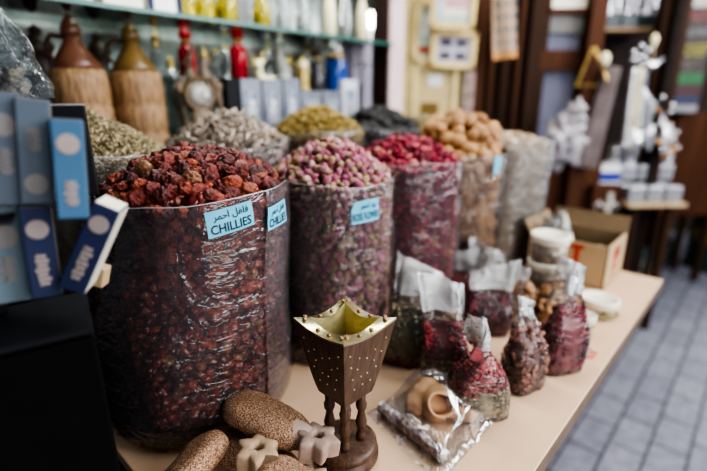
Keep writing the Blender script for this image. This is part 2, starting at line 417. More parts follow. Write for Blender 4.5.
def text_tris(s, w, cx, cy, hmax=None, bold=0.0, sx=1.0):
    c = bpy.data.curves.new('lettering', 'FONT'); c.body = s; c.align_x = 'CENTER'; c.align_y = 'CENTER'; c.offset = bold; c.resolution_u = 3
    o = bpy.data.objects.new('lettering', c); COL.objects.link(o)
    dg = bpy.context.evaluated_depsgraph_get(); me = bpy.data.meshes.new_from_object(o.evaluated_get(dg))
    vs = [v.co.copy() for v in me.vertices]; fs = [tuple(p.vertices) for p in me.polygons]
    bpy.data.objects.remove(o); bpy.data.curves.remove(c); bpy.data.meshes.remove(me)
    x0 = min(v.x for v in vs); x1 = max(v.x for v in vs); y0 = min(v.y for v in vs); y1 = max(v.y for v in vs)
    k = w / (x1 - x0); ky = k if hmax is None else hmax / (y1 - y0)
    return [(cx + (v.x - (x0 + x1) / 2) * k, cy + (v.y - (y0 + y1) / 2) * ky) for v in vs], fs
def sticker(t, c, r, prof, z0, H, px, py, w, h, tilt, lines, cut=False, off=.0012):
    a0, z = hit_cyl(px, py, c, r)
    def mp(x, y, o):
        X = x * math.cos(tilt) - y * math.sin(tilt); Y = x * math.sin(tilt) + y * math.cos(tilt)
        a = a0 + X / r; rr = prof(a, (z - z0 + Y) / H) + o
        x_, y_, z_ = deform(c[0], c[1], c[0] + rr * math.cos(a), c[1] + rr * math.sin(a), z + Y)
        return (x_ - c[0], y_ - c[1], z - z0 + Y)
    def g(u, v):
        x = (u - .5) * w; y = (v - .5) * h
        if cut and u < .12 and v > .55: y -= (.12 - u) / .12 * (v - .55) / .45 * h * .4
        return mp(x, y, off)
    st = MB().grid(g, 24, 8).build('label_sticker', M_sticker, t)
    if lines:
        b = MB()
        for s_, lw, lx, ly, lh in lines:
            v2, f2 = text_tris(s_, lw * w, lx * w, ly * h, lh * h, bold=.012)
            b.add([mp(x, y, off + .0007) for x, y in v2], f2, 0, None, False)
        b.build('lettering', M_ink, st)
    return st

ZT = .751
S1 = (-.636, .339, .135, ZT, 1.123)
S2 = (-.629, .617, .125, ZT, 1.108)
S3 = (-.630, .870, .130, ZT, 1.113)
S4 = (-.640, 1.13, .120, ZT, 1.11)
S5 = (-.625, 1.41, .125, ZT, 1.125)
B1 = (-.93, .29, .145, ZT, 1.155)
B2 = (-.92, .585, .135, ZT, 1.155)
B3 = (-.92, .86, .130, ZT, 1.165)
B4 = (-.92, 1.12, .125, ZT, 1.165)
B5 = (-.93, 1.38, .125, ZT, 1.15)
_d = RF(-.028, .004); DEFS[(S1[0], S1[1])] = (ZT, S1[4], .14, _d.x, _d.y)
for s in (S1, S2, S3, S4, S5, B1, B2, B3, B4): SACKS.append((s[0], s[1], s[2], s[4]))

# piece makers, each about unit radius
def mk_chilli(seed, sub=3):
    def f(b):
        random.seed(int(seed * 10) + 5)
        vs, fs = ico(sub); out = []
        sq = (U(.9, 1.1), U(.8, 1.0), U(.62, .85))
        for v in vs:
            n1 = noise.noise(v * 1.5 + Vector((seed, 0, 0))); n2 = abs(noise.noise(v * 3.2 + Vector((0, seed, 0)))); n3 = noise.noise(v * 6 + Vector((0, 0, seed))) - 1.1 * abs(noise.noise(v * 5 + Vector((seed, 2, 0))))
            k = 1.05 + .30 * n1 - .55 * n2 + .06 * n3
            if v.z > .8: k -= (v.z - .8) * 1.6
            out.append(Vector((v.x * sq[0] * k, v.y * sq[1] * k, v.z * sq[2] * k)) * 1.08)
        b.add(out, fs); random.seed(int(seed * 7) + 99)
    return f
def mk_rose(seed):
    def f(b):
        vs, fs = ico(2); out = []
        for v in vs:
            r = 1 - .16 * abs(math.sin(math.atan2(v.y, v.x) * 2.5 + v.z * 2.5))
            k = .74 if v.z < 0 else .80 * (1 - .35 * v.z)
            out.append(Vector((v.x * k * r, v.y * k * r, v.z * 1.08 + .08 * noise.noise(v * 2 + Vector((seed, 0, 0))))))
        mi = [1 if (vs[f_[0]].z + vs[f_[1]].z + vs[f_[2]].z) / 3 < -.58 else 0 for f_ in fs]
        b.add(out, fs, mi)
    return f
def mk_flake(seed, thin=.35, sub=2, n=.5):
    def f(b):
        vs, fs = ico(sub)
        b.add([Vector((v.x * 1.15 * (1 + n * noise.noise(v * 2 + Vector((seed, 0, 0)))), v.y * .75 * (1 + n * noise.noise(v * 2.4 + Vector((0, seed, 0)))), v.z * thin + .45 * v.x * v.x - .2)) for v in vs], fs)
    return f
def mk_lemon(seed):
    def f(b):
        vs, fs = ico(3)
        b.add([Vector((v.x * 1.18 + (.08 if v.x > .9 else 0), v.y * .9, v.z * .9)) * (1 + .07 * noise.noise(v * 1.4 + Vector((seed, 0, 0)))) for v in vs], fs)
    return f

t1, prof1, fn1 = sack('spice_sack', 'tall clear plastic sack of dark red chillies with blue CHILLIES stickers', *S1, seed=1)
H1 = S1[4] - S1[3]
c1 = [(''.join(map(chr, AR['chilli'])), .74, .02, .22, .36), ('CHILLIES', .86, .0, -.22, .36)]
sticker(t1, S1, S1[2] + .003, prof1, ZT, H1, 231, 219, .062, .035, math.radians(9), c1)
sticker(t1, S1, S1[2] + .003, prof1, ZT, H1, 276, 214, .050, .034, math.radians(3), c1, off=.0042)
# doubled strip of film right of the seam
a_s, _ = hit_cyl(264, 230, S1, S1[2])
def strip(u, v):
    a = a_s + u * 1.1; rr = prof1(a, v) + .0022
    x_, y_, z_ = deform(S1[0], S1[1], S1[0] + rr * math.cos(a), S1[1] + rr * math.sin(a), ZT + v * H1)
    return (x_ - S1[0], y_ - S1[1], v * (H1 + .006))
MB().grid(strip, 24, 40).build('overlap_strip', M_film2, t1)
t2, prof2, _ = sack('spice_sack', 'tall clear plastic sack of pink rose buds with blue ROSE FLOWER sticker', *S2, seed=5)
sticker(t2, S2, S2[2] + .003, prof2, ZT, S2[4] - ZT, 366, 211, .060, .040, math.radians(2), [(''.join(map(chr, AR['rose'])), .60, .08, .24, .36), ('ROSE FLOWER', .92, .0, -.2, .34)], cut=True)
sack('spice_sack', 'tall clear plastic sack of crimson dried petals behind the rose buds', *S3, seed=9)
t4, prof4, _ = sack('spice_sack', 'clear plastic sack heaped with round tan dried lemons', *S4, seed=12, flare=.05)
sticker(t4, S4, S4[2] + .008, prof4, ZT, S4[4] - ZT, 497, 165, .026, .045, 0, None)
sack('spice_sack', 'pale clear plastic sack of off-white roots at far end of the front row', *S5, m=M_fwhite, seed=15, flare=.12)
for s, lb, m in ((B1, 'plastic sack of dull green herbs in front of the wicker bottles', M_film), (B2, 'plastic sack of greyish white twigs in front of the ornate clock', M_film), (B3, 'plastic sack of yellow flowers before the silver boxes', M_film), (B4, 'plastic sack of black limes beside the dark post', M_film), (B5, 'plastic sack of dull brown seeds behind the dried lemons', M_film)):
    sack('spice_sack', lb, *s, m=m, seed=s[1] * 10, n=64)
# red and grey tag on the herb sack's edge
def visA(px, py):   # not behind scoops / burner / bags
    if px > 292 and py > 335: return False
    if px > 225 and py > 392: return False
    if px > 158 and py > 424: return False
    return not (px < 118 and py > 170 and px + .2 * (py - 190) < 112)
fill(S1, .0195, [mk_chilli(k * 3.1, 4) for k in range(8)], [M_chilli], M_chcore, 300, 'dried_chilli', 'wrinkled dark red dried chilli in the sack with the CHILLIES sticker', 'dried chillies in the front sack',
     'chilli_filling', 'mass of smaller dried red chillies packed deep in the front sack', ('chilli', 'chillies'), h=.058, vis=visA, sizes=(.85, 1.25), power=2.2, sk=.76, low=[mk_chilli(k * 3.1) for k in range(8)])
print('roses', fill(S2, .0158, [mk_rose(k * 2.3) for k in range(6)], [M_rose, M_calyx], M_rscore, 300, 'rose_bud', 'small pink dried rose bud in the sack with the ROSE FLOWER sticker', 'rose buds in the second sack',
     'rose_bud_filling', 'mass of dried rose buds packed deep in the second sack', ('rose bud', 'rose buds'), h=.075, vis=lambda x, y: not (x > 290 and x < 397 and y > 298) and x > 284 or y < 190, sizes=(.8, 1.25)))
print('hib', fill(S3, .0165, [mk_flake(k * 2.3) for k in range(6)], [M_hib], M_hbcore, 300, 'hibiscus_flower', 'crumpled crimson dried hibiscus flower in the third front-row sack', 'dried hibiscus in the third sack',
     'hibiscus_filling', 'mass of crimson dried hibiscus packed deep in the third front-row sack', ('dried flower', 'dried flowers'), h=.062, vis=lambda x, y: x > 392 or y < 168, sizes=(.8, 1.2)))
print('lem', fill(S4, .034, [mk_lemon(k * 1.7) for k in range(5)], [M_lemon], M_lmcore, 290, 'dried_lemon', 'round tan dried lemon in the sack beyond the crimson hibiscus', 'dried lemons in the tan sack',
     'dried_lemon_filling', 'dried lemons packed deep at the back of the tan sack', ('dried lemon', 'dried lemons'), h=.078, power=2.2, drop=-.01, layers=3))
fl = MB(); mk_flake(1, .4, 1, .6)(fl)
tw = MB(); tw.add([Vector((v.x * 1.9, v.y * .35 + .3 * v.x * v.x, v.z * .3)) for v in ico(1)[0]], ico(1)[1])
def cheap(b): b.add(fl.v, fl.f)
def twig(b): b.add(tw.v, tw.f)
fill(S5, .015, [cheap], [M_wht], M_whcore, 0, None, '', None, 'root_filling', 'off-white chopped roots filling the far front-row sack', ('', 'dried roots'), h=.03)
fill(B1, .0068, [cheap, twig], [M_herb], M_hecore, 0, None, '', None, 'herb_filling', 'dull green crushed herbs heaped below the wicker bottles', ('', 'dried herbs'), h=.085, power=1.3, arc=1.2, zmin=1.08)
fill(B2, .0135, [twig], [M_gry], M_grcore, 0, None, '', None, 'twig_filling', 'greyish white dried twigs heaped below the ornate clock', ('', 'dried twigs'), h=.075, power=1.5, arc=1.2, zmin=1.08, sizes=(.8, 1.5))
fill(B3, .0105, [cheap], [M_yel], M_yecore, 0, None, '', None, 'chamomile_filling', 'yellow dried flowers heaped in front of the silver boxes', ('', 'dried flowers'), h=.075, power=1.8, arc=1.2, zmin=1.1)
fill(B4, .036, [mk_lemon(3), mk_lemon(8)], [M_black], M_chcore, 60, 'black_lime', 'small round black dried lime heaped beside the dark post', 'black limes by the post', 'black_lime_filling', 'black dried limes deeper in the sack beside the dark post', ('dried lime', 'dried limes'), h=.05, zmin=1.12, arc=1.3, layers=2)
fill(B5, .014, [cheap], [M_herb], M_hecore, 0, None, '', None, 'seed_filling', 'dull brown seeds heaped behind the dried lemons', ('', 'seeds'), h=.05, arc=1.2, zmin=1.1)

# ------------------------------------------------------------------ small cellophane bags
def flakes(b, fn, count, size, m, sub=1, stretch=(1.3, .8, .45)):
    vs, fs = ico(sub)
    for _ in range(count):
        p = fn(); s_ = size * U(.7, 1.3); M = T(p) @ rand_rot() @ Sc(s_ * stretch[0], s_ * stretch[1], s_ * stretch[2])
        b.add(vs, fs, m, M)
M_f = {
 'nutbeige': multi('brownish_spice', [(0, (.46, .26, .18)), (.6, (.68, .48, .35)), (1, (.85, .72, .58))], .6, bump=0),
 'green': multi('potpourri_green', [(0, (.18, .16, .07)), (.6, (.36, .31, .17)), (1, (.66, .60, .42))], .7, bump=0),
 'red': multi('potpourri_red', [(0, (.20, .012, .02)), (.6, (.38, .035, .05)), (1, (.55, .14, .12))], .55, bump=0),
 'dred': multi('potpourri_dark_red', [(0, (.10, .008, .015)), (.6, (.24, .02, .04)), (1, (.36, .07, .08))], .5, bump=0),
 'brown': multi('potpourri_brown', [(0, (.12, .045, .035)), (.6, (.26, .11, .08)), (1, (.42, .22, .15))], .6, bump=0),
 'beige': multi('potpourri_beige', [(0, (.38, .28, .16)), (.6, (.55, .43, .27)), (1, (.68, .58, .42))], .7, bump=0),
 'nut': multi('nutmeg', [(0, (.28, .13, .05)), (.6, (.42, .22, .10)), (1, (.52, .30, .15))], .5, bump=0)}
def pouch(label, px, pyb, wpx, pyt, zones, yaw=0, lean=0, hlean=0, size=.004, dep=.62, headw=.8, zbase=ZT, htop=.24, seed=0, sub=1, tilt=0, sticker_side=False, twist=0):
    r_, f_, d_ = ray(px, pyb); F = (CAMZ - zbase) / d_ * f_
    r2, f2, d2 = ray(px, pyt); Ht = max(.05, (CAMZ - d2 * F / f2) - zbase)
    a0 = wpx * 1.0 / f_ * F / 2; b0 = a0 * dep
    base = at_z(px, pyb, zbase); base = base + RF(0, b0 * .8, 0)
    t = thing('potpourri_bag', label, 'plastic bag', base, HEAD + yaw)
    vb = 1 - htop
    def sh(u, v, k=1.0):
        a = 2 * PI * u
        if v < .05: q = math.sqrt(max(0, 1 - (1 - v / .05) ** 2)); z = 0
        else: q = 1; z = (v - .05) / .95
        ca, sa = math.cos(a), math.sin(a)
        e = .52
        x = math.copysign(abs(ca) ** e, ca); y = math.copysign(abs(sa) ** e, sa)
        w = z / vb
        if z < vb:
            A = a0 * (.93 + .1 * math.sin(min(1, w * 1.5) * PI)) * (1 - (1 - headw) * (max(0, w - .5) / .5) ** 1.3)
            B = b0 * (1 - (max(0, w - .35) / .65) ** 1.5) + .0012 if w > .35 else b0
        else:
            A = a0 * headw * (1 + .08 * (z - vb) / htop); B = .0012
        A *= q * k; B *= q * k
        h = max(0, z - vb * .6)
        nn = noise.noise(Vector((x * 2.2 + seed, y * 2, z * 5))); n2 = noise.noise(Vector((x * 6 + seed, y * 5, z * 13)))
        cr = (.05 + .10 * min(1, max(0, w - .3))) * a0
        tw_ = twist * h * 3
        X = A * x; Y = B * y + (nn + .5 * n2) * cr * (1 if k == 1 else .3) * q + (math.sin(x * 4 + seed) * .004 + (abs(noise.noise(Vector((x * 3.2 + seed * 3, z * 1.5, 4)))) - .2) * a0 * .55) * min(1, h * 4)
        X += nn * cr * .5
        X, Y = X * math.cos(tw_) - Y * math.sin(tw_), X * math.sin(tw_) + Y * math.cos(tw_)
        return Vector((X + lean * z * Ht + tilt * h * Ht, Y + hlean * h * Ht, .001 + z * Ht * (.985 if k == 1 else .97) + math.sin(seed * 5) * .5 * X * max(0, z - vb * .9) / (1 - vb * .9) + (.0 if k == 1 else .002)))
    nb = 34; nv_body = 34
    zs = vb * .98
    MB().grid(lambda u, v: sh(u, v * (.05 + .95 * zs) / 1.0), 40, nv_body, wrap=True).build('film', M_cello, t)
    MB().grid(lambda u, v: sh(u, (.05 + .95 * zs) + v * (1 - .05 - .95 * zs)), 40, 10, wrap=True).build('header', M_header, t)
    b = MB(); mats = []; tot = sum(z_[1] for z_ in zones); v0 = 0
    vtop = .05 + .95 * vb * .84
    for i, (key, share, cnt, sz) in enumerate(zones):
        mats.append(M_f[key]); v1 = v0 + share / tot
        def fn(v0=v0, v1=v1):
            v = .03 + (vtop - .03) * (v0 + (v1 - v0) * rnd()) + .03 * U(-1, 1); v = min(max(v, .02), vtop)
            return sh(rnd(), v, .90)
        flakes(b, fn, cnt, sz, i, sub)
        b.grid(lambda u, v, v0=v0, v1=v1: sh(u, (.03 if v0 == 0 else .03 + (vtop - .03) * v0) + v * (vtop - .03) * (v1 - v0), .82), 20, 6, i, wrap=True)
        v0 = v1
    top = sh(0, vtop, .82)
    b.add([sh(k / 20, vtop, .82) for k in range(20)], [tuple(range(20))], len(mats) - 1)
    fl_ = b.build('potpourri_filling', mats, t); fl_['kind'] = 'stuff'
    if sticker_side:
        MB().grid(lambda u, v: sh(.955 - u * .09, .08 + v * .27, 1.03), 6, 8).build('label_sticker', M_sticker, t)
    return t
pouch('bag of green-brown potpourri next to the wooden burner', 404, 366, 52, 272, [('red', .14, 80, .005), ('green', .86, 520, .0035), ('beige', .01, 60, .003)], yaw=-.25, lean=.12, seed=1, hlean=.3, headw=.8, htop=.30, tilt=.0)
pouch('bag of red-topped green potpourri between the green-brown and the twisted-neck bags', 446, 388, 48, 288, [('beige', .2, 120, .003), ('green', .3, 160, .0035), ('red', .55, 360, .003)], yaw=-.1, lean=-.05, seed=2, hlean=.3, htop=.28, headw=.9, dep=.5, tilt=-.05)
pouch('potpourri bag with twisted neck, layered red over green and beige, nearest the burner pack', 484, 421, 57, 322, [('beige', .22, 160, .003), ('green', .26, 160, .0035), ('red', .5, 360, .0035)], yaw=.15, lean=-.12, seed=3.3, headw=.42, htop=.28, dep=.7, twist=2)
pouch('bag of brownish pink petals with blue sticker on its edge', 526, 392, 45, 308, [('brown', 1, 260, .0058)], yaw=.55, lean=.0, seed=4.7, sticker_side=True, headw=.5, htop=.16, sub=1, dep=.7, tilt=.1, hlean=.2)
pouch('bag of dark red hibiscus with tall glinting tip beside the small lidded tubs', 563, 374, 46, 272, [('dred', 1, 300, .005)], yaw=.25, lean=.05, seed=6.1, headw=.42, htop=.26, tilt=.15, hlean=.2, sticker_side=True)
pouch('bag of dark red buds behind the twisted-neck bag, broad shining header', 487, 335, 50, 275, [('dred', 1, 300, .0045)], yaw=-.2, lean=.05, seed=7.7, headw=.85, htop=.32, hlean=.45, tilt=.15)
pouch('bag of crimson buds with folded header in front of the hibiscus sack', 462, 306, 46, 254, [('red', 1, 260, .005)], yaw=-.3, lean=.1, seed=8.9, headw=.8, htop=.38, hlean=.1)
pouch('bag of rusty red buds behind, next to the crimson one', 486, 298, 42, 250, [('dred', 1, 220, .005)], yaw=-.2, lean=.0, seed=10.9, headw=.8, htop=.38, hlean=.1)
pouch('bag of light brown nuts between the header bags and stacked tubs', 514, 328, 40, 268, [('nut', 1, 90, .0105)], yaw=-.1, lean=.03, seed=9.9, headw=.6, htop=.2, sub=2)
pouch('bag of brown nuts in front of the stacked tubs', 556, 330, 44, 262, [('nut', 1, 70, .0105)], yaw=.2, lean=.1, seed=12.3, headw=.35, htop=.26, sub=2, dep=.6)

# ------------------------------------------------------------------ lidded tubs
M_tub = film('tub_plastic', tint=(.97, .97, .96), milk=.14, milkcol=(.8, .78, .7), rough=.15, refl=1.3, bump=0)
def tub(label, p, r, h, lidh, key, group=None, sz=.004):
    if key == 'beige' and r > .04: key = 'nutbeige'
    t = thing('lidded_tub', label, 'tub', p, U(0, 3), group)
    MB().lathe([(r * .86, .0), (r * .9, .003), (r * .95, h - lidh)], 32).build('body', M_tub, t)
    MB().lathe([(r * .97, h - lidh - .004), (r, h - lidh), (r * 1.02, h - lidh * .3), (r * 1.0, h), (r * .9, h + .0005), (r * .86, h - .002), (1e-6, h - .002)], 32).build('lid', M_cream, t)
    b = MB(); b.lathe([(r * .78, .004), (r * .84, h - lidh - .006)], 24)
    def fn():
        a = U(0, 2 * PI); z = U(.005, h - lidh - .006); return (r * .84 * math.cos(a), r * .84 * math.sin(a), z)
    flakes(b, fn, 220, sz, 0)
    o = b.build('filling', M_f[key], t); o['kind'] = 'stuff'
pj = at_z(546, 316, ZT) + RF(0, .035, 0)
for k, w in enumerate(('lowest', 'middle', 'topmost')):
    tub('cream-lidded tub of brownish spice, %s of the stack of three' % w, pj + Vector((.001 * k, -.001 * k, k * .0655)), .043, .065, .017, 'beige' if k else 'nut')
tub('low cream-lidded tub of dark mixed pieces at the table edge', at_z(605, 320, ZT) + RF(0, .035, 0), .043, .042, .015, 'green', sz=.008)
tub('small cream-lidded tub between hibiscus bag and the low tub', at_z(585, 338, ZT) + RF(0, .02, 0), .026, .048, .012, 'beige')

# red scrap
b = MB()
for k in range(7):
    a = k * .9; p = Vector((.012 * math.cos(a), .009 * math.sin(a), .002))
    b.tube([p, p + Vector((.010 * math.cos(a + 1), .012 * math.sin(a + 1), .003)), p + Vector((.02 * math.cos(a + 2), .012 * math.sin(a + 1.6), .001))], [.0012, .0022, .0008], 5)
tag(b.build('ribbon_scrap', mat('red_ribbon', (.7, .10, .08), .6), loc=at_z(586, 354, ZT)), 'curled scrap of red ribbon on the table edge', 'ribbon')

# ------------------------------------------------------------------ cardboard box
def carton():
    x0, x1, y0, y1, h = -.475, -.262, 1.285, 1.48, .12
    t = thing('cardboard_box', 'open cardboard box with red printing at far end of table', 'box', ((x0 + x1) / 2, (y0 + y1) / 2, ZT))
    w, l = (x1 - x0) / 2, (y1 - y0) / 2; th = .003
    b = MB(); b.box((0, 0, .002), (2 * w, 2 * l, .003), 1)
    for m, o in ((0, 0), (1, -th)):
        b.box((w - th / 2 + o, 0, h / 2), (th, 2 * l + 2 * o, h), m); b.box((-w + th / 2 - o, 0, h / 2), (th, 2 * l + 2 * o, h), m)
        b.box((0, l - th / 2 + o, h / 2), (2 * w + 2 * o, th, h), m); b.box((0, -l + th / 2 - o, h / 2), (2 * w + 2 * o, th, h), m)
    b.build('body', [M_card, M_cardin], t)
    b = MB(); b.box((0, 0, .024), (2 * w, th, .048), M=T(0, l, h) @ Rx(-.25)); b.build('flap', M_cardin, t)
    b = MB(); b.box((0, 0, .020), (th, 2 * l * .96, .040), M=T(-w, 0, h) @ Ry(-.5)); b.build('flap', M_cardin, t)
    b = MB(); f = -l - .0008
    r_, f_, d_ = ray(577, 250); ax = 1.285 / (CH * f_ + SH * r_) * (-SH * f_ + CH * r_) - (x0 + x1) / 2; b.box((ax, f, h - .045), (.014, .001, .06)); b.box((ax, f, h - .012), (.034, .001, .012)); b.build('printed_arrow', M_red, t); b = MB()
    g = w + .0008
    for (yy, zz, ww, hh) in ((-.03, .085, .006, .03), (-.018, .088, .006, .035), (-.004, .085, .006, .03), (.012, .088, .006, .034), (.028, .086, .006, .03), (0, .062, .08, .004), (-.01, .048, .07, .005), (.005, .036, .05, .004), (-.02, .024, .04, .005)):
        b.box((g, yy, zz), (.001, ww, hh), M=T(0, 0, 0))
    b.build('lettering', M_red, t)
    return t
carton()
def lay(p0, p1): 
    d = (p1 - p0); return T((p0 + p1) / 2) @ d.to_track_quat('X', 'Z').to_matrix().to_4x4(), d.length
M, L = lay(Vector((-.455, 1.31, .80)), Vector((-.30, 1.40, .835)))
tag(MB().box((0, 0, 0), (L, .05, .004)).build('cardboard_divider', M_card, M=M), 'loose brown cardboard strip lying inside the open box', 'cardboard')
M, L = lay(Vector((-.44, 1.46, .90)), Vector((-.36, 1.33, .83)))
tag(MB().box((0, 0, 0), (L, .012, .01)).build('pale_stick', M_cream, M=M), 'thin pale stick leaning across the open box', 'stick')
M, L = lay(Vector((-.40, 1.42, .79)), Vector((-.29, 1.35, .80)))
tag(MB().box((0, 0, 0), (L, .04, .012)).build('incense_packet', M_gold, M=M), 'small grey packet lying at the bottom of the open box', 'packet')
# crumpled bag in box
b = MB(); b.ball((0, 0, .05), (.035, .03, .05), 3, ns=.9, nf=3, seed=4)
tag(b.build('crumpled_bag', M_fgrey, loc=(-.425, 1.34, .82)), 'crumpled clear bag stuck upright in the corner of the cardboard box', 'plastic bag')

# ------------------------------------------------------------------ incense burner
def burner():
    p = RF(-.0115, .537, ZT)
    t = thing('incense_burner', 'wooden footed incense burner with brass-lined square cup', 'incense burner', p, HEAD)
    MB().lathe([(.046, 0), (.048, .004), (.048, .011), (.043, .014), (.043, .017), (.046, .020), (.045, .026), (.038, .029), (1e-6, .029)], 40).build('base', M_burner, t)
    zb, zt = .108, .221; R0, R1 = .037, .0675
    def edge(u, z, R, dipk=1.0):       # u in 0..4 round the square, corners at x/y axes
        i = int(u) % 4; f = u - int(u)
        c = [(1, 0), (0, 1), (-1, 0), (0, -1)]; a = c[i]; b_ = c[(i + 1) % 4]
        dip = -.0095 * math.sin(PI * f) * dipk
        bow = 1 - .07 * math.sin(PI * f) * dipk
        return Vector(((a[0] * (1 - f) + b_[0] * f) * R * bow, (a[1] * (1 - f) + b_[1] * f) * R * bow, z + dip))
    n = 64
    b = MB()
    b.grid(lambda u, v: edge(4 * u % 4, zb + (zt - zb) * v, R0 + (R1 - R0) * (v ** .86), v * v), n, 12, wrap=True, smooth=False)
    b.add([edge(k * 4 / n, zb, R0, 0) for k in range(n)], [tuple(reversed(range(n)))], 0, None, False)
    b.build('cup', M_burner, t)
    b = MB()   # brass flange
    b.grid(lambda u, v: edge(4 * u % 4, zt + .0008, R1 + .001 - .0225 * v, 1), n, 5, wrap=True, smooth=False)
    b.grid(lambda u, v: edge(4 * u % 4, zt + .0008 - .003 * v, R1 + .001, 1), n, 2, wrap=True, smooth=False)
    b.build('brass_rim', M_brass, t)
    b = MB()
    b.grid(lambda u, v: edge(4 * u % 4, zt + .0008 - .045 * v, R1 - .0215 - .012 * v, 1 - v), n, 8, wrap=True, smooth=False)
    b.add([edge(k * 4 / n, zt - .044, R1 - .0335, 0) for k in range(n)], [tuple(range(n))], 0, None, False)
    b.build('brass_lining', M_brassY, t)
    b = MB()
    for s_ in range(4):
        for f in (.06, .36, .64, .94):
            q = edge(s_ + f, zt + .0025, R1 - .0105, 1); b.ball(q, (.0032, .0032, .002), 2)
    b.build('brass_rivets', M_rivet, t); b = MB()
    for s_ in range(4):
        for (f, v) in [(.12, .8), (.15, .62), (.2, .42), (.27, .24), (.88, .8), (.85, .62), (.8, .42), (.73, .24), (.32, .72), (.5, .66), (.68, .72), (.42, .4), (.58, .4), (.5, .25), (.3, .55), (.7, .55)]:
            q = edge(s_ + f, zb + (zt - zb) * v, (R0 + (R1 - R0) * v ** .86) + .0005, v * v); b.ball(q, .0013, 1)
    for s_ in range(4):
        q = edge(s_ + .5, zt - .018, R1 - .02, .6); b.ball(q, .0022, 1)
    b.build('brass_studs', M_brass, t)
    for k in range(4):
        a = k * PI / 2; r = .0225
        MB().lathe([(.0055, .028), (.0075, .032), (.0075, .037), (.005, .041), (.0062, .05), (.0085, .058), (.0062, .068), (.0048, .076), (.0075, .082), (.0082, .088), (.006, .093), (.0065, .109)], 16, M=T(r * math.cos(a), r * math.sin(a), 0)).build('leg', M_burner, t)
burner()

# ------------------------------------------------------------------ clay foot scrubbers
def clay_mat():
    nt = NT('rough_clay'); b = nt.n('ShaderNodeBsdfPrincipled'); b.inputs['Roughness'].default_value = .9; b.inputs['Specular IOR Level'].default_value = .15
    tc = nt.n('ShaderNodeTexCoord')
    vo = nt.n('ShaderNodeTexNoise'); vo.inputs['Scale'].default_value = 640; vo.inputs['Detail'].default_value = 2; nt.l(tc.outputs['Object'], vo.inputs['Vector'])
    nz = nt.n('ShaderNodeTexNoise'); nz.inputs['Scale'].default_value = 25; nt.l(tc.outputs['Object'], nz.inputs['Vector'])
    c1_ = ramp(nt, vo.outputs[0], [(.40, (.15, .065, .04)), (.5, (.40, .24, .15)), (.62, (.66, .48, .34))])
    mx = nt.n('ShaderNodeMixRGB', blend_type='MULTIPLY'); mx.inputs[0].default_value = .5
    nt.l(c1_, mx.inputs[1]); nt.l(ramp(nt, nz.outputs[0], [(.3, (.7, .55, .45)), (.7, (1, .95, .9))]), mx.inputs[2]); nt.l(mx.outputs[0], b.inputs['Base Color'])
    bp = nt.n('ShaderNodeBump'); bp.inputs['Strength'].default_value = .9; bp.inputs['Distance'].default_value = .002; nt.l(vo.outputs[0], bp.inputs['Height']); nt.l(bp.outputs[0], b.inputs['Normal'])
    nt.l(b.outputs[0], nt.out.inputs[0]); return nt.m
M_clay = clay_mat()
M_clays = mat('smooth_clay', (.46, .32, .21), .75, col2=(.36, .24, .15), scale=35, bump=.2, bscale=90)
M_clays2 = mat('smooth_grey_clay', (.38, .27, .215), .6, col2=(.28, .19, .15), scale=35, bump=.15, bscale=90)
def star_mesh(b, R, th, hole, n=6, rot=0):
    N = 72
    def fn(u, v):
        a = 2 * PI * u; w_ = abs(((n * a / (2 * PI)) % 1) * 2 - 1); Ro = R * (.66 + .34 * w_ ** 1.15) 
        # v loops round the section: outer bottom, outer top, inner top, inner bottom
        sec = [(1.0, -.5), (1.03, 0), (1.0, .42), (.9, .5), (.5, .58), (0.12, .55), (0, .4), (0, -.4), (.1, -.5), (1.0, -.5)]
        f = v * (len(sec) - 1); i = min(int(f), len(sec) - 2); q = f - i
        s0 = sec[i][0] * (1 - q) + sec[i + 1][0] * q; s1 = sec[i][1] * (1 - q) + sec[i + 1][1] * q
        r = hole + (Ro - hole) * s0
        return Vector((r * math.cos(a + rot), r * math.sin(a + rot), s1 * th))
    o = MB(); o.grid(fn, N, 19, wrap=True); return o
def scrubber(label, p0, p1, w, h, star=True, roll=0, rs=.026, hm=None, stilt=0, hidden=False):
    """body from p0 (round end) to p1 (neck); a flower-shaped grip with a hole beyond p1"""
    M, L = lay(p0, p1)
    t = bpy.data.objects.new('foot_scrubber', None); COL.objects.link(t); t.matrix_world = M @ Rx(roll); t.empty_display_size = .02
    tag(t, label, 'foot scrubber')
    vs, fs = ico(5); out = []
    for v in vs:
        e = lambda q, k: math.copysign(abs(q) ** k, q)
        tap = 1 - .10 * v.x
        x = e(v.x, .56) * L / 2; y = e(v.y, .8) * w / 2 * tap; z = e(v.z, .8) * h / 2 * tap
        q = Vector((x, y, z)); d = noise.noise(q * 260) * .0009 + noise.noise(q * 40) * .0018
        out.append(q + v.normalized() * d)
    MB().add(out, fs).build('rough_pad', M_clay, t)
    if star:
        b = star_mesh(MB(), rs, .022, .0062)
        MS = T(L / 2 + rs * .55, 0, h * .12) @ Ry(stilt) @ Rz(.3)
        b.v = [tuple(MS @ Vector(v)) for v in b.v]
        b.tube([(L / 2 - .02, 0, 0), (L / 2 + rs * .25, 0, h * .08)], [w * .3, w * .24], 14)
        b.build('flower_grip', hm or M_clays, t)
    return t
scrubber('clay foot scrubber resting on top of the pile, flower grip touching the burner', at_z(230, 400, .822) , at_z(306, 440, .812), .066, .044, rs=.031, hm=M_clays2, roll=-.15)
scrubber('clay foot scrubber under the topmost one, pale grip against the burner base', at_z(212, 432, .776), at_z(300, 484, .772), .062, .038, rs=.029, roll=.1)
scrubber('clay foot scrubber with pale six-pointed grip turned away from the burner', at_z(308, 500, .800), at_z(266, 464, .806), .058, .038, rs=.030, roll=.1, stilt=.05)
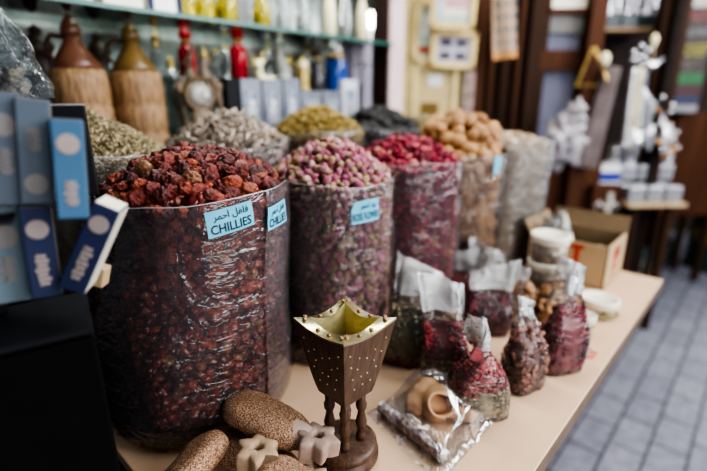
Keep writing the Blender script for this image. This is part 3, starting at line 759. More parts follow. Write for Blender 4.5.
scrubber('rounded clay foot scrubber leaning against the chilli sack, without visible grip', at_z(221, 434, .806), at_z(150, 512, .778), .066, .038, star=False, roll=.5)

# ------------------------------------------------------------------ cellophane pack on the table
def pack():
    A, B, C, D = [at_z(*q, ZT) for q in ((366, 414), (428, 380), (494, 424), (438, 486))]
    o = (A + B + C + D) / 4
    t = thing('cellophane_pack', 'flat clear cellophane pack holding a clay pipe and a foil roll', 'pack', o)
    A, B, C, D = A - o, B - o, C - o, D - o
    def pt(u, v): return (A * (1 - u) + B * u) * (1 - v) + (D * (1 - u) + C * u) * v   # u towards back-right, v along
    def hgt(u, v):
        e = min(1, 6 * min(u, 1 - u, v, 1 - v)); e = e * e * (3 - 2 * e)
        m = .052 * math.exp(-((u - .62) ** 2 / .09 + (v - .42) ** 2 / .14)) + .026
        p = pt(u, v); cr = abs(noise.noise(Vector((p.x * 20 + p.y * 8, p.y * 26, 0)))) * .008
        return .001 + e * (m + cr) + (1 - e) * abs(noise.noise(p * 60)) * .008
    b = MB(); b.grid(lambda u, v: pt(u, v) + Vector((0, 0, hgt(u, v))), 70, 70); b.grid(lambda u, v: pt(u, v) + Vector((0, 0, .001)), 8, 8)
    b.build('cellophane', film('flat_cellophane', tint=(.98, .98, .98), milk=.015, rough=.08, refl=.42, bump=.10, bscale=30), t)
    # foil roll along the near-left side
    P0 = pt(.16, .08); P1 = pt(.22, .92)
    pts = [P0.lerp(P1, k / 14) + Vector((0, 0, .012)) for k in range(15)]
    MB().tube(pts, [.0105 + .0012 * noise.noise(Vector((k * 1.3, 0, 0))) for k in range(15)], 14).build('foil_roll', mat('dark_foil', (.60, .54, .54), .3, .8, col2=(.14, .07, .07), scale=70, bump=.6, bscale=120), t)
    # clay cup with a bent neck
    c = pt(.60, .42); K = 1.35
    Mc = T(c + Vector((0, 0, .022))) @ Rz(HEAD - .5) @ Rx(.9)
    b = MB()
    pr = [(r__ * 1.3, z__ * 1.3) for r__, z__ in [(1e-6, -.024), (.014, -.022), (.021, -.012), (.023, .002), (.019, .014), (.017, .022), (.0165, .024), (.0135, .024), (.013, .015), (.012, 0), (1e-6, -.004)]]
    M2 = T(c + RF(.01, -.004, .024)) @ Rz(HEAD) @ Rx(1.05)
    b.lathe(pr, 32, M=M2, fn=lambda a, z: 1 + .10 * math.sin(2 * a + z * 60) + .05 * math.sin(3 * a + 1))
    b.ball((0, 0, 0), (.036, .026, .024), 4, M=T(c + RF(-.012, .016, .022)) @ Rz(HEAD + .7) @ Ry(-.3), ns=.12, nf=2)
    b.ball((0, 0, 0), (.027, .020, .018), 3, M=T(c + RF(.046, -.014, .018)) @ Rz(HEAD - .5), ns=.12, nf=2, seed=3)
    b.tube([c + RF(.0, .0, .02), c + RF(.02, -.01, .018), c + RF(.046, -.014, .018)], [.018, .015, .016], 14)
    b.build('clay_pipe', mat('pale_clay', (.60, .36, .19), .7, col2=(.50, .28, .14), scale=40), t)
pack()

# ------------------------------------------------------------------ incense packets on a stand, close on the left
M_pale = mat('pale_blue_card', (.12, .17, .20), .7, col2=(.10, .15, .18), scale=9)  # card tones here are darkened for the shade on the left
M_greyb = mat('grey_blue_card', (.085, .11, .14), .7, col2=(.075, .10, .13), scale=9)
M_bright = mat('bright_blue_card', (.05, .135, .24), .7, col2=(.045, .12, .21), scale=9)
M_navy = mat('navy_card', (.011, .018, .06), .7, col2=(.012, .02, .075), scale=9)
M_blk = mat('black_card', (.012, .012, .015), .6, spec=.2)
M_emb = mat('emblem_pink', (.34, .28, .26), .5)
M_emb2 = mat('emblem_dull', (.20, .185, .18), .6)
def packet(label, px, py, w, h, F, tilt, mb, em, circ, bar, yaw=0, dep=.03, side=None):
    p = at_F(px, py, F); k = F / ray(px, py)[1]
    t = thing('incense_packet', label, 'packet', p); t.matrix_world = T(p) @ Rz(HEAD + math.atan2(CX - px, ray(px, py)[1]) - .06 + yaw) @ Ry(tilt) 
    W, H_ = w * k, h * k
    MB().box((0, dep / 2, 0), (W, dep, H_), bev=.001).build('carton', mb, t)
    b = MB(); b.box((W / 2 + .0004, dep / 2, 0), (.0006, dep * .86, H_ * .96)); b.box((0, dep / 2, H_ / 2 + .0004), (W * .9, dep * .86, .0006))
    b.build('pale_flap', side or M_emb2, t)
    if circ is not None:
        MB().lathe([(W * .37, 0), (W * .371, .0006), (W * .368, .00061), (W * .3, .00061), (1e-6, .0006)], 24, M=T(0, -.0002, circ * H_) @ Rx(PI / 2)).build('round_emblem', em, t)
    if bar is not None:
        b = MB(); n = 7
        for i in range(n):
            z = (bar[0] + (bar[1] - bar[0]) * (i + .5) / n) * H_
            b.box((U(-.03, .03) * W, -.0004, z), (W * (.34 + .1 * (i % 2)), .0006, abs(bar[1] - bar[0]) * H_ / n * .72))
            b.box((-.1 * W, -.0004, z), (W * .09, .0006, abs(bar[1] - bar[0]) * H_ / n * 1.0))
        b.build('lettering', em, t)
    return t
packet('pale blue incense packet at the outer end of the lower tier', 7, 256, 32, 100, .40, .06, M_pale, M_emb2, .2, (-.28, .0))
packet('navy incense packet standing upright beside the pale blue one', 41, 254, 26, 94, .40, .05, M_navy, M_emb, .27, (-.36, .0))
packet('navy incense packet fallen aslant against the chilli sack', 88, 250, 25, 97, .405, .50, M_navy, M_emb, .30, (-.36, .04), yaw=-.3, dep=.035, side=M_cream)
packet('grey-blue incense packet at the outer end of the upper tier', 4, 150, 31, 112, .40, .12, M_greyb, M_emb2, .22, (-.22, .02))
packet('dull grey-blue incense packet in the middle of the upper tier', 35, 153, 28, 104, .405, .12, M_greyb, M_emb2, -.3, (.02, .24))
packet('bright blue incense packet leaning out of the upper tier', 70, 171, 27, 98, .395, .09, M_bright, M_emb, .27, (-.36, -.1), side=M_greyb)
# small tan box and the black one behind
p = at_F(97, 279, .44)
t = MB().box((0, .01, 0), (.010, .015, .022), bev=.001).build('matchbox', M_card, M=T(p) @ Rz(HEAD) @ Ry(.3)); tag(t, 'small tan cardboard box behind the fallen navy packet', 'box')
p = at_F(60, 125, .50)
t = thing('flat_case', 'flat black case standing behind the upper packets', 'case', p, HEAD + .4)
MB().box((0, .008, -.03), (.05, .012, .10), bev=.001).build('case_shell', M_blk, t); MB().box((0, .008, .021), (.051, .013, .0015)).build('metal_edge', M_dsilver, t)
# stand
q_ = at_F(92, 320, .385); YS = HEAD + math.atan2(CX - 92, ray(92, 320)[1])
t = thing('display_stand', 'black display stand holding the incense packets', 'stand', (q_.x, q_.y, 0), YS)
MB().box((-.15, .05, .515), (.30, .10, 1.03), bev=.003).build('pedestal', M_shadeblk, t)
MB().box((-.14, .05, 1.038), (.28, .10, .006)).build('shelf', M_blk, t)
MB().box((-.17, .085, 1.16), (.20, .004, .24)).build('back_panel', M_blk, t)
MB().box((-.14, .05, 1.1465), (.19, .06, .003)).build('upper_ledge', M_blk, t)
p = at_F(84, 375, .385)
b = MB(); b.box((0, 0, 0), (.010, .001, .028)); b.tube([(0, 0, .014), (-.004, 0, .03), (-.006, 0, .045)], .0004, 5)
t = b.build('paper_tag', mat('brown_tag', (.10, .06, .04), .8), M=T(p) @ Rz(HEAD) @ Ry(-.4)); tag(t, 'small dark brown paper tag hanging from the black stand', 'tag')
p = at_F(4, 368, .385)
t = MB().box((0, 0, 0), (.005, .002, .032), bev=.0005).build('white_strip', mat('dim_white', (.35, .36, .36), .6), M=T(p) @ Rz(HEAD) @ Ry(-.12)); tag(t, 'narrow pale strip stuck on the black stand', 'strip')

# crumpled clear bag on top of packets
def crumple():
    p = at_F(4, 98, .55)
    t = thing('crumpled_bag', 'big crumpled clear bag with brassy trinkets behind the packets', 'plastic bag', p, HEAD)
    def fn(u, v):
        a = 2 * PI * u; w = (.056 * (1 - v) ** .8 + .006); x = w * math.cos(a); y = w * .6 * math.sin(a)
        q = Vector((math.cos(a) * 1.5, math.sin(a) * 1.5, v * 4)); d = noise.noise(q * 1.1) * .012 + noise.noise(q * 2.5) * .002
        return Vector((x + d * math.cos(a) - .012 * v, y + d * math.sin(a), v * .125))
    MB().grid(fn, 60, 40, wrap=True).build('film', M_fgrey, t)
    b = MB()
    for k in range(9): b.ball((U(-.03, .03), U(-.015, .015), U(.008, .03)), U(.005, .009), 3, ns=.9, nf=2.5, seed=k)
    b.build('trinket_filling', mat('trinket', (.32, .26, .16), .5, .2, col2=(.12, .12, .14), scale=60), t)['kind'] = 'stuff'
crumple()

# ------------------------------------------------------------------ glass case with its goods
M_glassg = NT('green_glass'); 
def _g():
    nt = M_glassg; tr = nt.n('ShaderNodeBsdfTransparent'); tr.inputs[0].default_value = (.84, .91, .88, 1)
    gl = nt.n('ShaderNodeBsdfGlossy'); gl.inputs['Roughness'].default_value = .05; fr = nt.n('ShaderNodeFresnel'); fr.inputs[0].default_value = 1.5
    m = nt.n('ShaderNodeMixShader'); nt.l(fr.outputs[0], m.inputs[0]); nt.l(tr.outputs[0], m.inputs[1]); nt.l(gl.outputs[0], m.inputs[2]); nt.l(m.outputs[0], nt.out.inputs[0]); return nt.m
M_glass = _g()
M_gedge = mat('green_glass_edge', (.015, .09, .07), .3, col2=(.03, .13, .10), scale=5)
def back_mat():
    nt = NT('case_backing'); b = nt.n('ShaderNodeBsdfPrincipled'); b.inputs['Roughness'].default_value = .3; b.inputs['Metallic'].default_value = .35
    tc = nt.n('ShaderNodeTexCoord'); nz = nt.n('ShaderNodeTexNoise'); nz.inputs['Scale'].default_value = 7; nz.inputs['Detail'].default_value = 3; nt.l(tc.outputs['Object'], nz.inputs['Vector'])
    nt.l(ramp(nt, nz.outputs[0], [(.35, (.10, .10, .095)), (.48, (.26, .31, .29)), (.6, (.50, .55, .52)), (.7, (.85, .87, .86))]), b.inputs['Base Color'])  # dark and bright patches stand in for reflections and glints
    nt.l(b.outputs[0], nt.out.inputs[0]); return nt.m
t = thing('display_case', 'shop display case with green-edged glass shelf along the back', 'display case', (-1.34, .62, 0))
YL = 1.7
MB().box((0, 0, .55), (.42, YL, 1.09), bev=.004).build('cabinet', M_dwood, t)
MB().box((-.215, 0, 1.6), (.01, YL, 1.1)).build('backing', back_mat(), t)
sh_ = MB().box((0, 0, 1.445), (.39, YL, .008)).build('glass_shelf', M_glass, t)
MB().box((.197, 0, 1.445), (.004, YL, .010)).build('front_edge', M_gedge, sh_)
# rail
ZC = 1.09
def onX(px, py, X): return at_X(px, py, X)
M_wick = NT('wicker')
def _w():
    nt = M_wick; b = nt.n('ShaderNodeBsdfPrincipled'); b.inputs['Roughness'].default_value = .6
    tc = nt.n('ShaderNodeTexCoord'); mp = nt.n('ShaderNodeMapping'); nt.l(tc.outputs['Object'], mp.inputs[0]); mp.inputs['Scale'].default_value = (60, 60, 8)
    nz = nt.n('ShaderNodeTexNoise'); nz.inputs['Scale'].default_value = 3; nz.inputs['Detail'].default_value = 5; nt.l(mp.outputs[0], nz.inputs['Vector'])
    nt.l(ramp(nt, nz.outputs[0], [(.35, (.15, .075, .03)), (.65, (.36, .22, .11))]), b.inputs['Base Color'])
    bp = nt.n('ShaderNodeBump'); bp.inputs['Strength'].default_value = .6; bp.inputs['Distance'].default_value = .004; nt.l(nz.outputs[0], bp.inputs['Height']); nt.l(bp.outputs[0], b.inputs['Normal'])
    nt.l(b.outputs[0], nt.out.inputs[0]); return nt.m
_w()
M_leath = mat('brown_leather', (.17, .065, .035), .3, col2=(.10, .04, .02), scale=18)
M_olive = mat('olive_leather', (.20, .12, .035), .3, col2=(.13, .075, .025), scale=18)
def wicker(label, px, X, neck, k=1.0, stop=None):
    p = at_X(px, 110, X); p.z = ZC
    t = thing('wicker_bottle', label, 'bottle', p, HEAD)
    r = .066 * k
    MB().lathe([(r * .9, 0), (r, .015), (r * 1.0, .065), (r * .95, .072), (r, .08), (r, .135), (r * .95, .142), (r * 1.0, .150), (r * .98, .195), (r * .90, .225)], 40).build('wicker_body', M_wick.m, t)
    MB().lathe([(r * .90, .222), (r * .72, .245), (r * .48, .268), (r * .30, .288), (r * .28, .30)], 32).build('shoulder', neck, t)
    MB().lathe([(r * .28, .30), (r * .33, .305), (r * .33, .318), (r * .27, .326), (r * .2, .334), (r * .12, .338), (r * .15, .343), (1e-6, .350)], 24).build('stopper', stop or neck, t)
    b = MB(); s_ = -1
    pts = [(s_ * (.3 * r), 0, .298), (s_ * (.75 * r), 0, .302), (s_ * (1.0 * r), 0, .286), (s_ * (.98 * r), 0, .262), (s_ * (.78 * r), 0, .245)]
    b.tube(pts, .005, 8); b.build('handle', neck, t)
    return t
wicker('large wicker-clad bottle with reddish brown shoulder and knobbed stopper', 84, -1.27, M_leath)
wicker('large wicker-clad bottle with olive brown shoulder beside the ornate clock', 140, -1.27, M_olive)
M_dkj = mat('dark_pottery', (.055, .03, .02), .4, col2=(.03, .016, .01), scale=20)
def jug(label, px, X, k=1.0):
    p = at_X(px, 110, X); p.z = ZC; t = thing('dark_jug', label, 'jug', p, HEAD)
    r = .042 * k
    MB().lathe([(r * .8, 0), (r * 1.2, .03), (r * 1.25, .14), (r * .9, .2), (r * .55, .24), (r * .7, .27), (r * .9, .285), (r * .7, .30), (r * .3, .315), (r * .38, .325), (1e-6, .340)], 28).build('body', M_dkj, t)
    pts = [(-.6 * r + -.034 * (math.sin(q * PI)), 0, .275 - .075 * q) for q in [i / 10 for i in range(11)]]
    MB().tube(pts, .006, 8).build('handle', M_dkj, t)
jug('dark jug with ring handle and knobbed lid behind the reddish wicker bottle', 50, -1.43)
jug('slim dark jug between the two wicker bottles', 108, -1.45, .85)

def clock():
    p = onX(200, 95, -1.24); c = p.copy(); p.z = ZC
    t = thing('ornate_clock', 'ornate bronze clock topped by carved figurines', 'clock', p, PI / 2 - .25)
    z = c.z - ZC; R = .048
    Mf = T(0, 0, z) @ Rx(PI / 2)
    mb_ = mat('aged_bronze', (.20, .13, .06), .5, .4, col2=(.10, .06, .03), scale=60, bump=.5)
    st = mat('carved_stone', (.22, .16, .11), .6, col2=(.10, .07, .05), scale=50, bump=.5)
    MB().lathe([(R * .74, .004), (R * .8, .012), (R * .95, .012), (R * 1.02, .004), (R * .98, -.02), (1e-6, -.02)], 40, M=Mf, fn=lambda a, zz: 1 + .04 * math.cos(a * 14)).build('case_ring', mb_, t)
    f = MB().lathe([(R * .76, .004), (R * .76, .008), (1e-6, .008)], 36, M=Mf).build('dial', mat('ivory_dial', (.50, .47, .42), .4), t)
    b = MB()
    for k in range(12):
        a = k * PI / 6; b.box((R * .62 * math.sin(a), -.0095, z + R * .62 * math.cos(a)), (.006, .001, .013), M=None) if k % 3 == 0 else b.box((R * .62 * math.sin(a), -.0095, z + R * .62 * math.cos(a)), (.005, .001, .009))
    b.build('hour_marks', M_ink, f)
    b = MB(); b.box((0, 0, .009), (.003, .001, .020), M=T(0, -.0105, z) @ Ry(.6)); b.box((0, 0, .013), (.002, .001, .030), M=T(0, -.0105, z) @ Ry(2.2)); b.build('hands', M_ink, f)
    b = MB(); b.lathe([(.06, 0), (.062, .02), (.045, .035), (.03, z - R * 1.0), (.02, z - R * .8)], 24, M=Sc(1, .6, 1))
    for s_ in (-1, 1):
        b.tube([(s_ * .04, 0, .03), (s_ * .058, 0, z - R * .5), (s_ * .052, 0, z + R * .6), (s_ * .03, 0, z + R * 1.15)], [.012, .008, .009, .006], 8)
        b.ball((s_ * .056, 0, z + R * .4), (.013, .010, .018), 2, ns=.4, seed=s_)
    b.build('stand', st, t)
    for i, (x, h, n_) in enumerate(((-.022, .075, 'figurine'), (.016, .082, 'figurine'))):
        b = MB(); zz = z + R * .95
        b.tube([(x, 0, zz), (x * 1.1, 0, zz + h * .3), (x, 0, zz + h * .62), (x * .9, 0, zz + h * .8)], [.018, .013, .012, .006], 12)
        b.ball((x * .8, 0, zz + h * .92), .0095, 2); b.tube([(x, 0, zz + h * .7), (x + (.022 if x > 0 else -.02), -.005, zz + h * .5), (x + .01, -.012, zz + h * .35)], [.005, .004, .003], 8)
        b.build(n_, st, t)
clock()

M_redg = mat('red_glass', (.70, .02, .04), .08, col2=(.55, .01, .03), trans=.3)
M_redc = mat('red_stopper', (.6, .03, .04), .15)
M_clear = mat('clear_glass', (.8, .84, .84), .05, trans=.8, col2=(.7, .76, .76))
M_yelg = mat('yellow_glass', (.85, .75, .10), .05, trans=.7, col2=(.55, .38, .02), scale=45)
M_ivory = mat('ivory_glass', (.90, .84, .58), .25, col2=(.85, .76, .45))
def bottle(label, px, pyb, pyt, X, wpx, mb_, ms, name='perfume_bottle', prof=None, z=None, cat='bottle', group=None, collar=True):
    b0 = at_X(px, pyb, X); tp = at_X(px, pyt, X)
    if z is None: z = b0.z
    H_ = tp.z - z; b0.z = z
    F_ = -SH * b0.x + CH * b0.y; r = wpx / 2 * F_ / ray(px, pyb)[1]
    t = thing(name, label, cat, b0, HEAD, group)
    pr = prof or [(.75, 0), (1, .03), (1, .5), (.85, .62), (.45, .68), (.42, .74)]
    MB().lathe([(a * r, c * H_) for a, c in pr], 20).build('flask', mb_, t)
    top = pr[-1][1] * H_; rr = pr[-1][0] * r
    if collar: MB().lathe([(rr * 1.15, top - .002), (rr * 1.25, top + .003), (rr * 1.1, top + .006)], 16).build('collar', M_gold, t)
    MB().ball((0, 0, (top + H_) / 2 + .002), (min(r * .75, (H_ - top) / 1.6), min(r * .75, (H_ - top) / 1.6), (H_ - top) / 2), 3).build('stopper', ms, t)
    return t
ZB = None
# silver perfume boxes
def sbox(label, px0, px1, pyt, X, pale_card=0):  # last flag picks the white card
    a = at_X(px0, pyt, X); b_ = at_X(px1, pyt, X); zt = (a.z + b_.z) / 2; w = abs(b_.y - a.y); h = zt - ZC
    t = thing('silver_box', label, 'box', (X - .03, (a.y + b_.y) / 2, ZC), PI / 2, None)
    MB().box((0, 0, h / 2), (w * .97, .06, h), bev=.0015).build('carton', M_sb if not pale_card else M_sb2, t)
    b = MB(); b.box((0, -.0308, h * .55), (w * .62, .001, h * .6)); b.build('window_panel', M_sbw, t)
    b = MB(); b.lathe([(w * .1, 0), (w * .2, .02), (w * .22, h * .28), (w * .08, h * .36), (w * .07, h * .42)], 12, M=T(0, -.0315, h * .3) @ Sc(1, .12, 1)); b.build('bottle_picture', M_dsilver, t)
    return zt
M_sb = mat('silver_card', (.24, .26, .30), .35, .4, col2=(.12, .13, .17), scale=12)
M_sb2 = mat('white_card', (.68, .68, .74), .35, .1)
M_sbw = mat('box_picture', (.18, .22, .30), .2, .3, col2=(.5, .54, .6), scale=30)
XB = -1.20
zt1 = sbox('silver-grey perfume box next to the dark end of the row', 240, 261, 79, XB)
sbox('silver-grey perfume box under the ivory bottle, second in the row', 262, 282, 79, XB)
sbox('silver-grey perfume box third in the row, before the step down', 283, 300, 78, XB)
zt2 = sbox('lower silver-grey box under the gold tower', 301, 322, 91, XB)
sbox('lower silver-grey box under the blue bottle', 323, 342, 91, XB)
sbox('taller whitish box at the end of the silver box row', 343, 358, 80, XB, 1)
a = at_X(226, 79, XB); b_ = at_X(239, 79, XB)  # added black block stands in for the dark side of the row
tag(MB().box((0, 0, (zt1 - ZC) / 2), (.07, abs(b_.y - a.y), zt1 - ZC), bev=.002).build('row_dark_side', M_blk, loc=(XB - .035, (a.y + b_.y) / 2, ZC)), 'black block added as the dark side of the silver box row', 'box')
z1b = zt1 + .001; z2b = zt2 + .001
# a clear riser carries what stands behind the boxes
t = thing('glass_riser', 'clear glass riser behind the silver boxes', 'riser', (-1.36, .98, ZC))
MB().box((0, 0, zt1 - ZC - .004), (.19, .92, .008)).build('riser_top', M_glass, t)
for y in (-.44, .44): MB().box((0, y, (zt1 - ZC) / 2 - .004), (.19, .008, zt1 - ZC - .010)).build('riser_end', M_glass, t)
bottle('red glass bottle with round red stopper standing above the dark side of the box row', 240, 78, 28, -1.30, 17, M_redg, M_redc, z=z1b)
bottle('red glass bottle with red stopper behind the clock figurines', 189, 78, 30, -1.33, 17, M_redg, M_redc, z=z1b)
# ivory crescent bottle
p = at_X(265, 78, XB - .03); p.z = z1b
t = thing('crescent_bottle', 'ivory glass bottle shaped like a crescent beside the red bottle', 'bottle', p, PI / 2)
pts = []; rad = []
for k in range(15):
    a = math.radians(-75 - 205 * k / 14); pts.append((.026 * math.cos(a), 0, .031 + .026 * math.sin(a))); rad.append(.013 * math.sin(PI * (k + .8) / 15.6) + .002)
MB().tube(pts, rad, 12).build('crescent_flask', M_ivory, t); MB().box((0, 0, .006), (.06, .03, .012), bev=.003).build('foot', M_ivory, t)
MB().ball((-.006, 0, .072), (.008, .008, .012), 2).build('stopper', M_gold, t)
# gold tower
p = at_X(303, 91, XB - .03); p.z = z2b
hT = at_X(303, 54, XB - .03).z - z2b
t = thing('gold_tower', 'miniature gilt clock tower beside the ivory crescent bottle', 'figurine', p, PI / 2)
MB().box((0, 0, hT * .06), (.036, .036, hT * .12), bev=.002).build('plinth', M_gold, t)
b = MB(); b.box((0, 0, hT * .38), (.024, .024, hT * .55), bev=.001)
for i in (-1, 1):
    for j in (-1, 1): b.box((i * .012, j * .012, hT * .38), (.004, .004, hT * .56))
b.build('shaft', M_gold, t)
MB().box((0, 0, hT * .72), (.030, .030, hT * .14), bev=.002).build('clock_stage', M_ivory, t)
MB().lathe([(.020, hT * .79), (.012, hT * .87), (.004, hT * .93), (1e-6, hT)], 4).build('spire', M_gold, t)
bottle('small dark glass bottle with bronze stopper right beside the gold tower', 317, 91, 48, -1.26, 16, mat('smoke_glass', (.05, .045, .05), .1), M_dkj, z=z2b, prof=[(.8, 0), (1, .04), (.95, .3), (.6, .5), (.8, .62), (.4, .74)])
bottle('cobalt blue bottle with domed silver cap', 336, 91, 41, -1.26, 22, mat('cobalt_glass', (.01, .08, .45), .1, col2=(.02, .05, .2), scale=10), M_silver, z=z2b, prof=[(.8, 0), (1, .04), (1, .5), (.9, .62), (.85, .66)])
# pale swirling ornament
p = at_X(280, 60, -1.36); p.z = z1b
t = thing('swirl_vase', 'pale frosted vase with swirling neck above the silver boxes', 'vase', p, PI / 2)
pts = [(.018, 0, .0), (.02, 0, .04), (.0, 0, .08), (-.012, 0, .12), (.006, 0, .145)]
MB().tube(pts, [.022, .024, .016, .012, .020], 16).build('frosted_body', mat('frosted', (.78, .74, .68), .35), t)
# glassware at the back of the case, on the riser and the shelf
ZS = 1.4495
gp = [(1, 0), (1, .05), (.35, .15), (.3, .4), (.85, .55), (1, .75), (.5, .8)]
specs = [(160, -1.44, .10, M_clear, 'tall clear decanter behind the olive wicker bottle', ZC, .22), (218, -1.42, .09, M_clear, 'clear cut-glass bottle between the two red bottles', z1b, 0), (256, -1.44, .08, M_gold, 'gilt flask behind the crescent bottle', z1b, 0),
         (300, -1.44, .07, M_clear, 'clear goblet behind the gold tower', z1b, 0), (322, -1.42, .08, M_ivory, 'ivory goblet behind the dark bottle', z1b, 0), (228, -1.46, .11, M_silver, 'silver goblet behind the dark side of the box row', z1b, 0), (246, -1.40, .07, M_clear, 'clear goblet right behind the red bottle', z1b, 0), (270, -1.46, .12, M_silver, 'tall silver goblet behind the frosted vase', z1b, 0), (290, -1.40, .09, M_gold, 'gilt goblet between frosted vase and gold tower', z1b, 0), (310, -1.47, .12, M_silver, 'tall silver goblet between gold tower and dark bottle', z1b, 0), (328, -1.46, .11, M_gold, 'gilt goblet behind the blue bottle', z1b, 0), (172, -1.46, .12, M_silver, 'silver goblet beyond the olive wicker bottle', ZC, .14), (206, -1.42, .09, M_gold, 'gilt goblet beside the clock figurines', z1b, 0), (338, -1.40, .08, M_silver, 'silver goblet behind the whitish box', z1b, 0)]
for px, X, h, m_, lb, z0_, ex in specs:
    p = at_X(px, 78, X); p.z = z0_; h += ex; t = thing('glass_goblet', lb, 'goblet', p); MB().lathe([(a * .022, c * h * 1.2) for a, c in gp], 20).build('bowl', m_, t); MB().ball((0, 0, h * 1.0), (.012, .012, h * .1), 2).build('stopper', M_gold, t)
tops = [(188, M_yelg, .024, .08, 'yellow glass flask, first of the yellow ones on the glass shelf'), (205, M_yelg, .026, .09, 'yellow glass flask, second of the yellow ones on the glass shelf'), (228, M_yelg, .024, .09, 'amber yellow flask, third of the yellow ones on the glass shelf'),
        (262, M_yelg, .022, .09, 'greenish flask past the yellow ones on the glass shelf'), (283, M_clear, .018, .10, 'clear flask on the glass shelf above the red bottle'), (303, M_clear, .02, .11, 'clear fluted flask on the glass shelf above the silver boxes'),
        (330, M_ivory, .016, .13, 'ivory and gold slender flask on the glass shelf'), (345, M_clear, .018, .13, 'clear slender flask between ivory flask and post on the shelf'), (362, M_ivory, .018, .12, 'pale gilt flask on the glass shelf closest to the post')]
for px, m_, r, h, lb in tops:
    p = at_X(px, 20, -1.20); p.z = ZS; r *= 1.25; h *= 2.0
    t = thing('shelf_flask', lb, 'bottle', p)
    MB().lathe([(r * .7, 0), (r, .006), (r * 1.0, h * .3), (r * .75, h * .48), (r * .3, h * .6), (r * .3, h * .72)], 20).build('flask', m_, t)
    MB().ball((0, 0, h * .86), (r * .5, r * .5, h * .15), 2).build('stopper', M_gold, t)
p = at_X(160, 0, -1.19)
t = thing('blue_white_box', 'white box with dark blue borders on the glass shelf', 'box', (p.x, p.y, ZS), PI / 2)
MB().box((0, 0, .05), (.085, .05, .10), bev=.001).build('carton', M_white, t)
for q_ in (-.036, .036): MB().box((q_, -.0256, .05), (.015, .001, .10)).build('blue_border', M_navy, t)
p = at_X(118, 0, -1.19)
tag(MB().box((0, 0, .03), (.06, .09, .06), bev=.002).build('cream_box', M_cream, loc=(p.x, p.y, ZS)), 'plain cream box on the glass shelf above the wicker bottles', 'box')

a = at_X(358, 80, -1.30); b_ = at_X(376, 80, -1.30); zt_ = at_X(367, 46, -1.30).z
t = thing('lavender_box', 'tall pale lavender gift box at the far end of the display case', 'box', (-1.33, (a.y + b_.y) / 2 - .03, ZC), PI / 2)
MB().box((0, 0, (zt_ - ZC) / 2), (abs(b_.y - a.y), .06, zt_ - ZC), bev=.002).build('carton', mat('lavender_card', (.62, .58, .70), .4, col2=(.5, .48, .6), scale=8), t)
MB().box((0, -.031, (zt_ - ZC) * .8), (abs(b_.y - a.y) * .8, .001, .02)).build('silver_band', M_silver, t)
p = at_X(371, 20, -1.33)  # added emissive body stands for a bright glint mirrored in the case
t = thing('lamp_reflection', 'glowing stand-in added for a bright lamp glowing at the far end of the glass shelf', 'reflection', (p.x, p.y, ZS), PI / 2)
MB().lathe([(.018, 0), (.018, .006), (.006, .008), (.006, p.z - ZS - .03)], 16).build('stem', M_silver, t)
MB().lathe([(.012, p.z - ZS - .03), (.017, p.z - ZS - .025), (.017, p.z - ZS + .025), (.012, p.z - ZS + .03)], 20).build('glow_body', mat('reflection_glow', (1, 1, .97), .5, emit=14), t)
# post at the end of the case
def post():
    a = at_X(378, 60, -1.15); c = at_X(388, 60, -1.13)
    y = a.y
    P1 = at_X(389, 60, -1.15); 
    b = MB(); b.box((-1.19, P1.y + .03, 1.5), (.08, .06, 3.0)); struct('trim_1', b, M_post)
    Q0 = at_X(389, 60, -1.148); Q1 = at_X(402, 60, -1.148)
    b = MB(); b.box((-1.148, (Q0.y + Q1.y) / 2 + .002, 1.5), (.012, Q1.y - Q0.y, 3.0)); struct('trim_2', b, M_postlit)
post()

# ------------------------------------------------------------------ far shopfront (square on to the sight line)
def fr(px0, px1, py0, py1, F, dep=.03):
    """centre and size (width, depth, height) of an upright panel filling that patch at distance F"""
    cx_, cy_ = (px0 + px1) / 2, (py0 + py1) / 2
    r_, f_, d_ = ray(cx_, cy_); a = at_F(px0, cy_, F); c = at_F(px1, cy_, F); top = at_F(cx_, py0, F).z; bot = at_F(cx_, py1, F).z
    return (a + c) / 2 + Vector((0, 0, (top + bot) / 2 - (a.z + c.z) / 2)), ((c - a).length, dep, top - bot)
def panel(name, px0, px1, py0, py1, F, m, label=None, cat=None, dep=.03, kind=None, bev=0.0, yaw=0, roll=0):
    c, d = fr(px0, px1, py0, py1, F, dep)
    o = MB().box((0, dep / 2, 0), d, bev=bev).build(name, m, M=T(c) @ Rz(HEAD + yaw) @ Ry(roll))
    if label: tag(o, label, cat)
    if kind: o['kind'] = kind
    return o
def upright(name, px0, px1, F, m, z0=0, z1=2.6, y=60, dep=.06):
    a = at_F(px0, y, F); c = at_F(px1, y, F); w = (c - a).length; cc = (a + c) / 2
    o = MB().box((0, dep / 2, (z0 + z1) / 2), (w, dep, z1 - z0)).build(name, m, M=T(cc.x, cc.y, 0) @ Rz(HEAD)); o['kind'] = 'structure'; return o
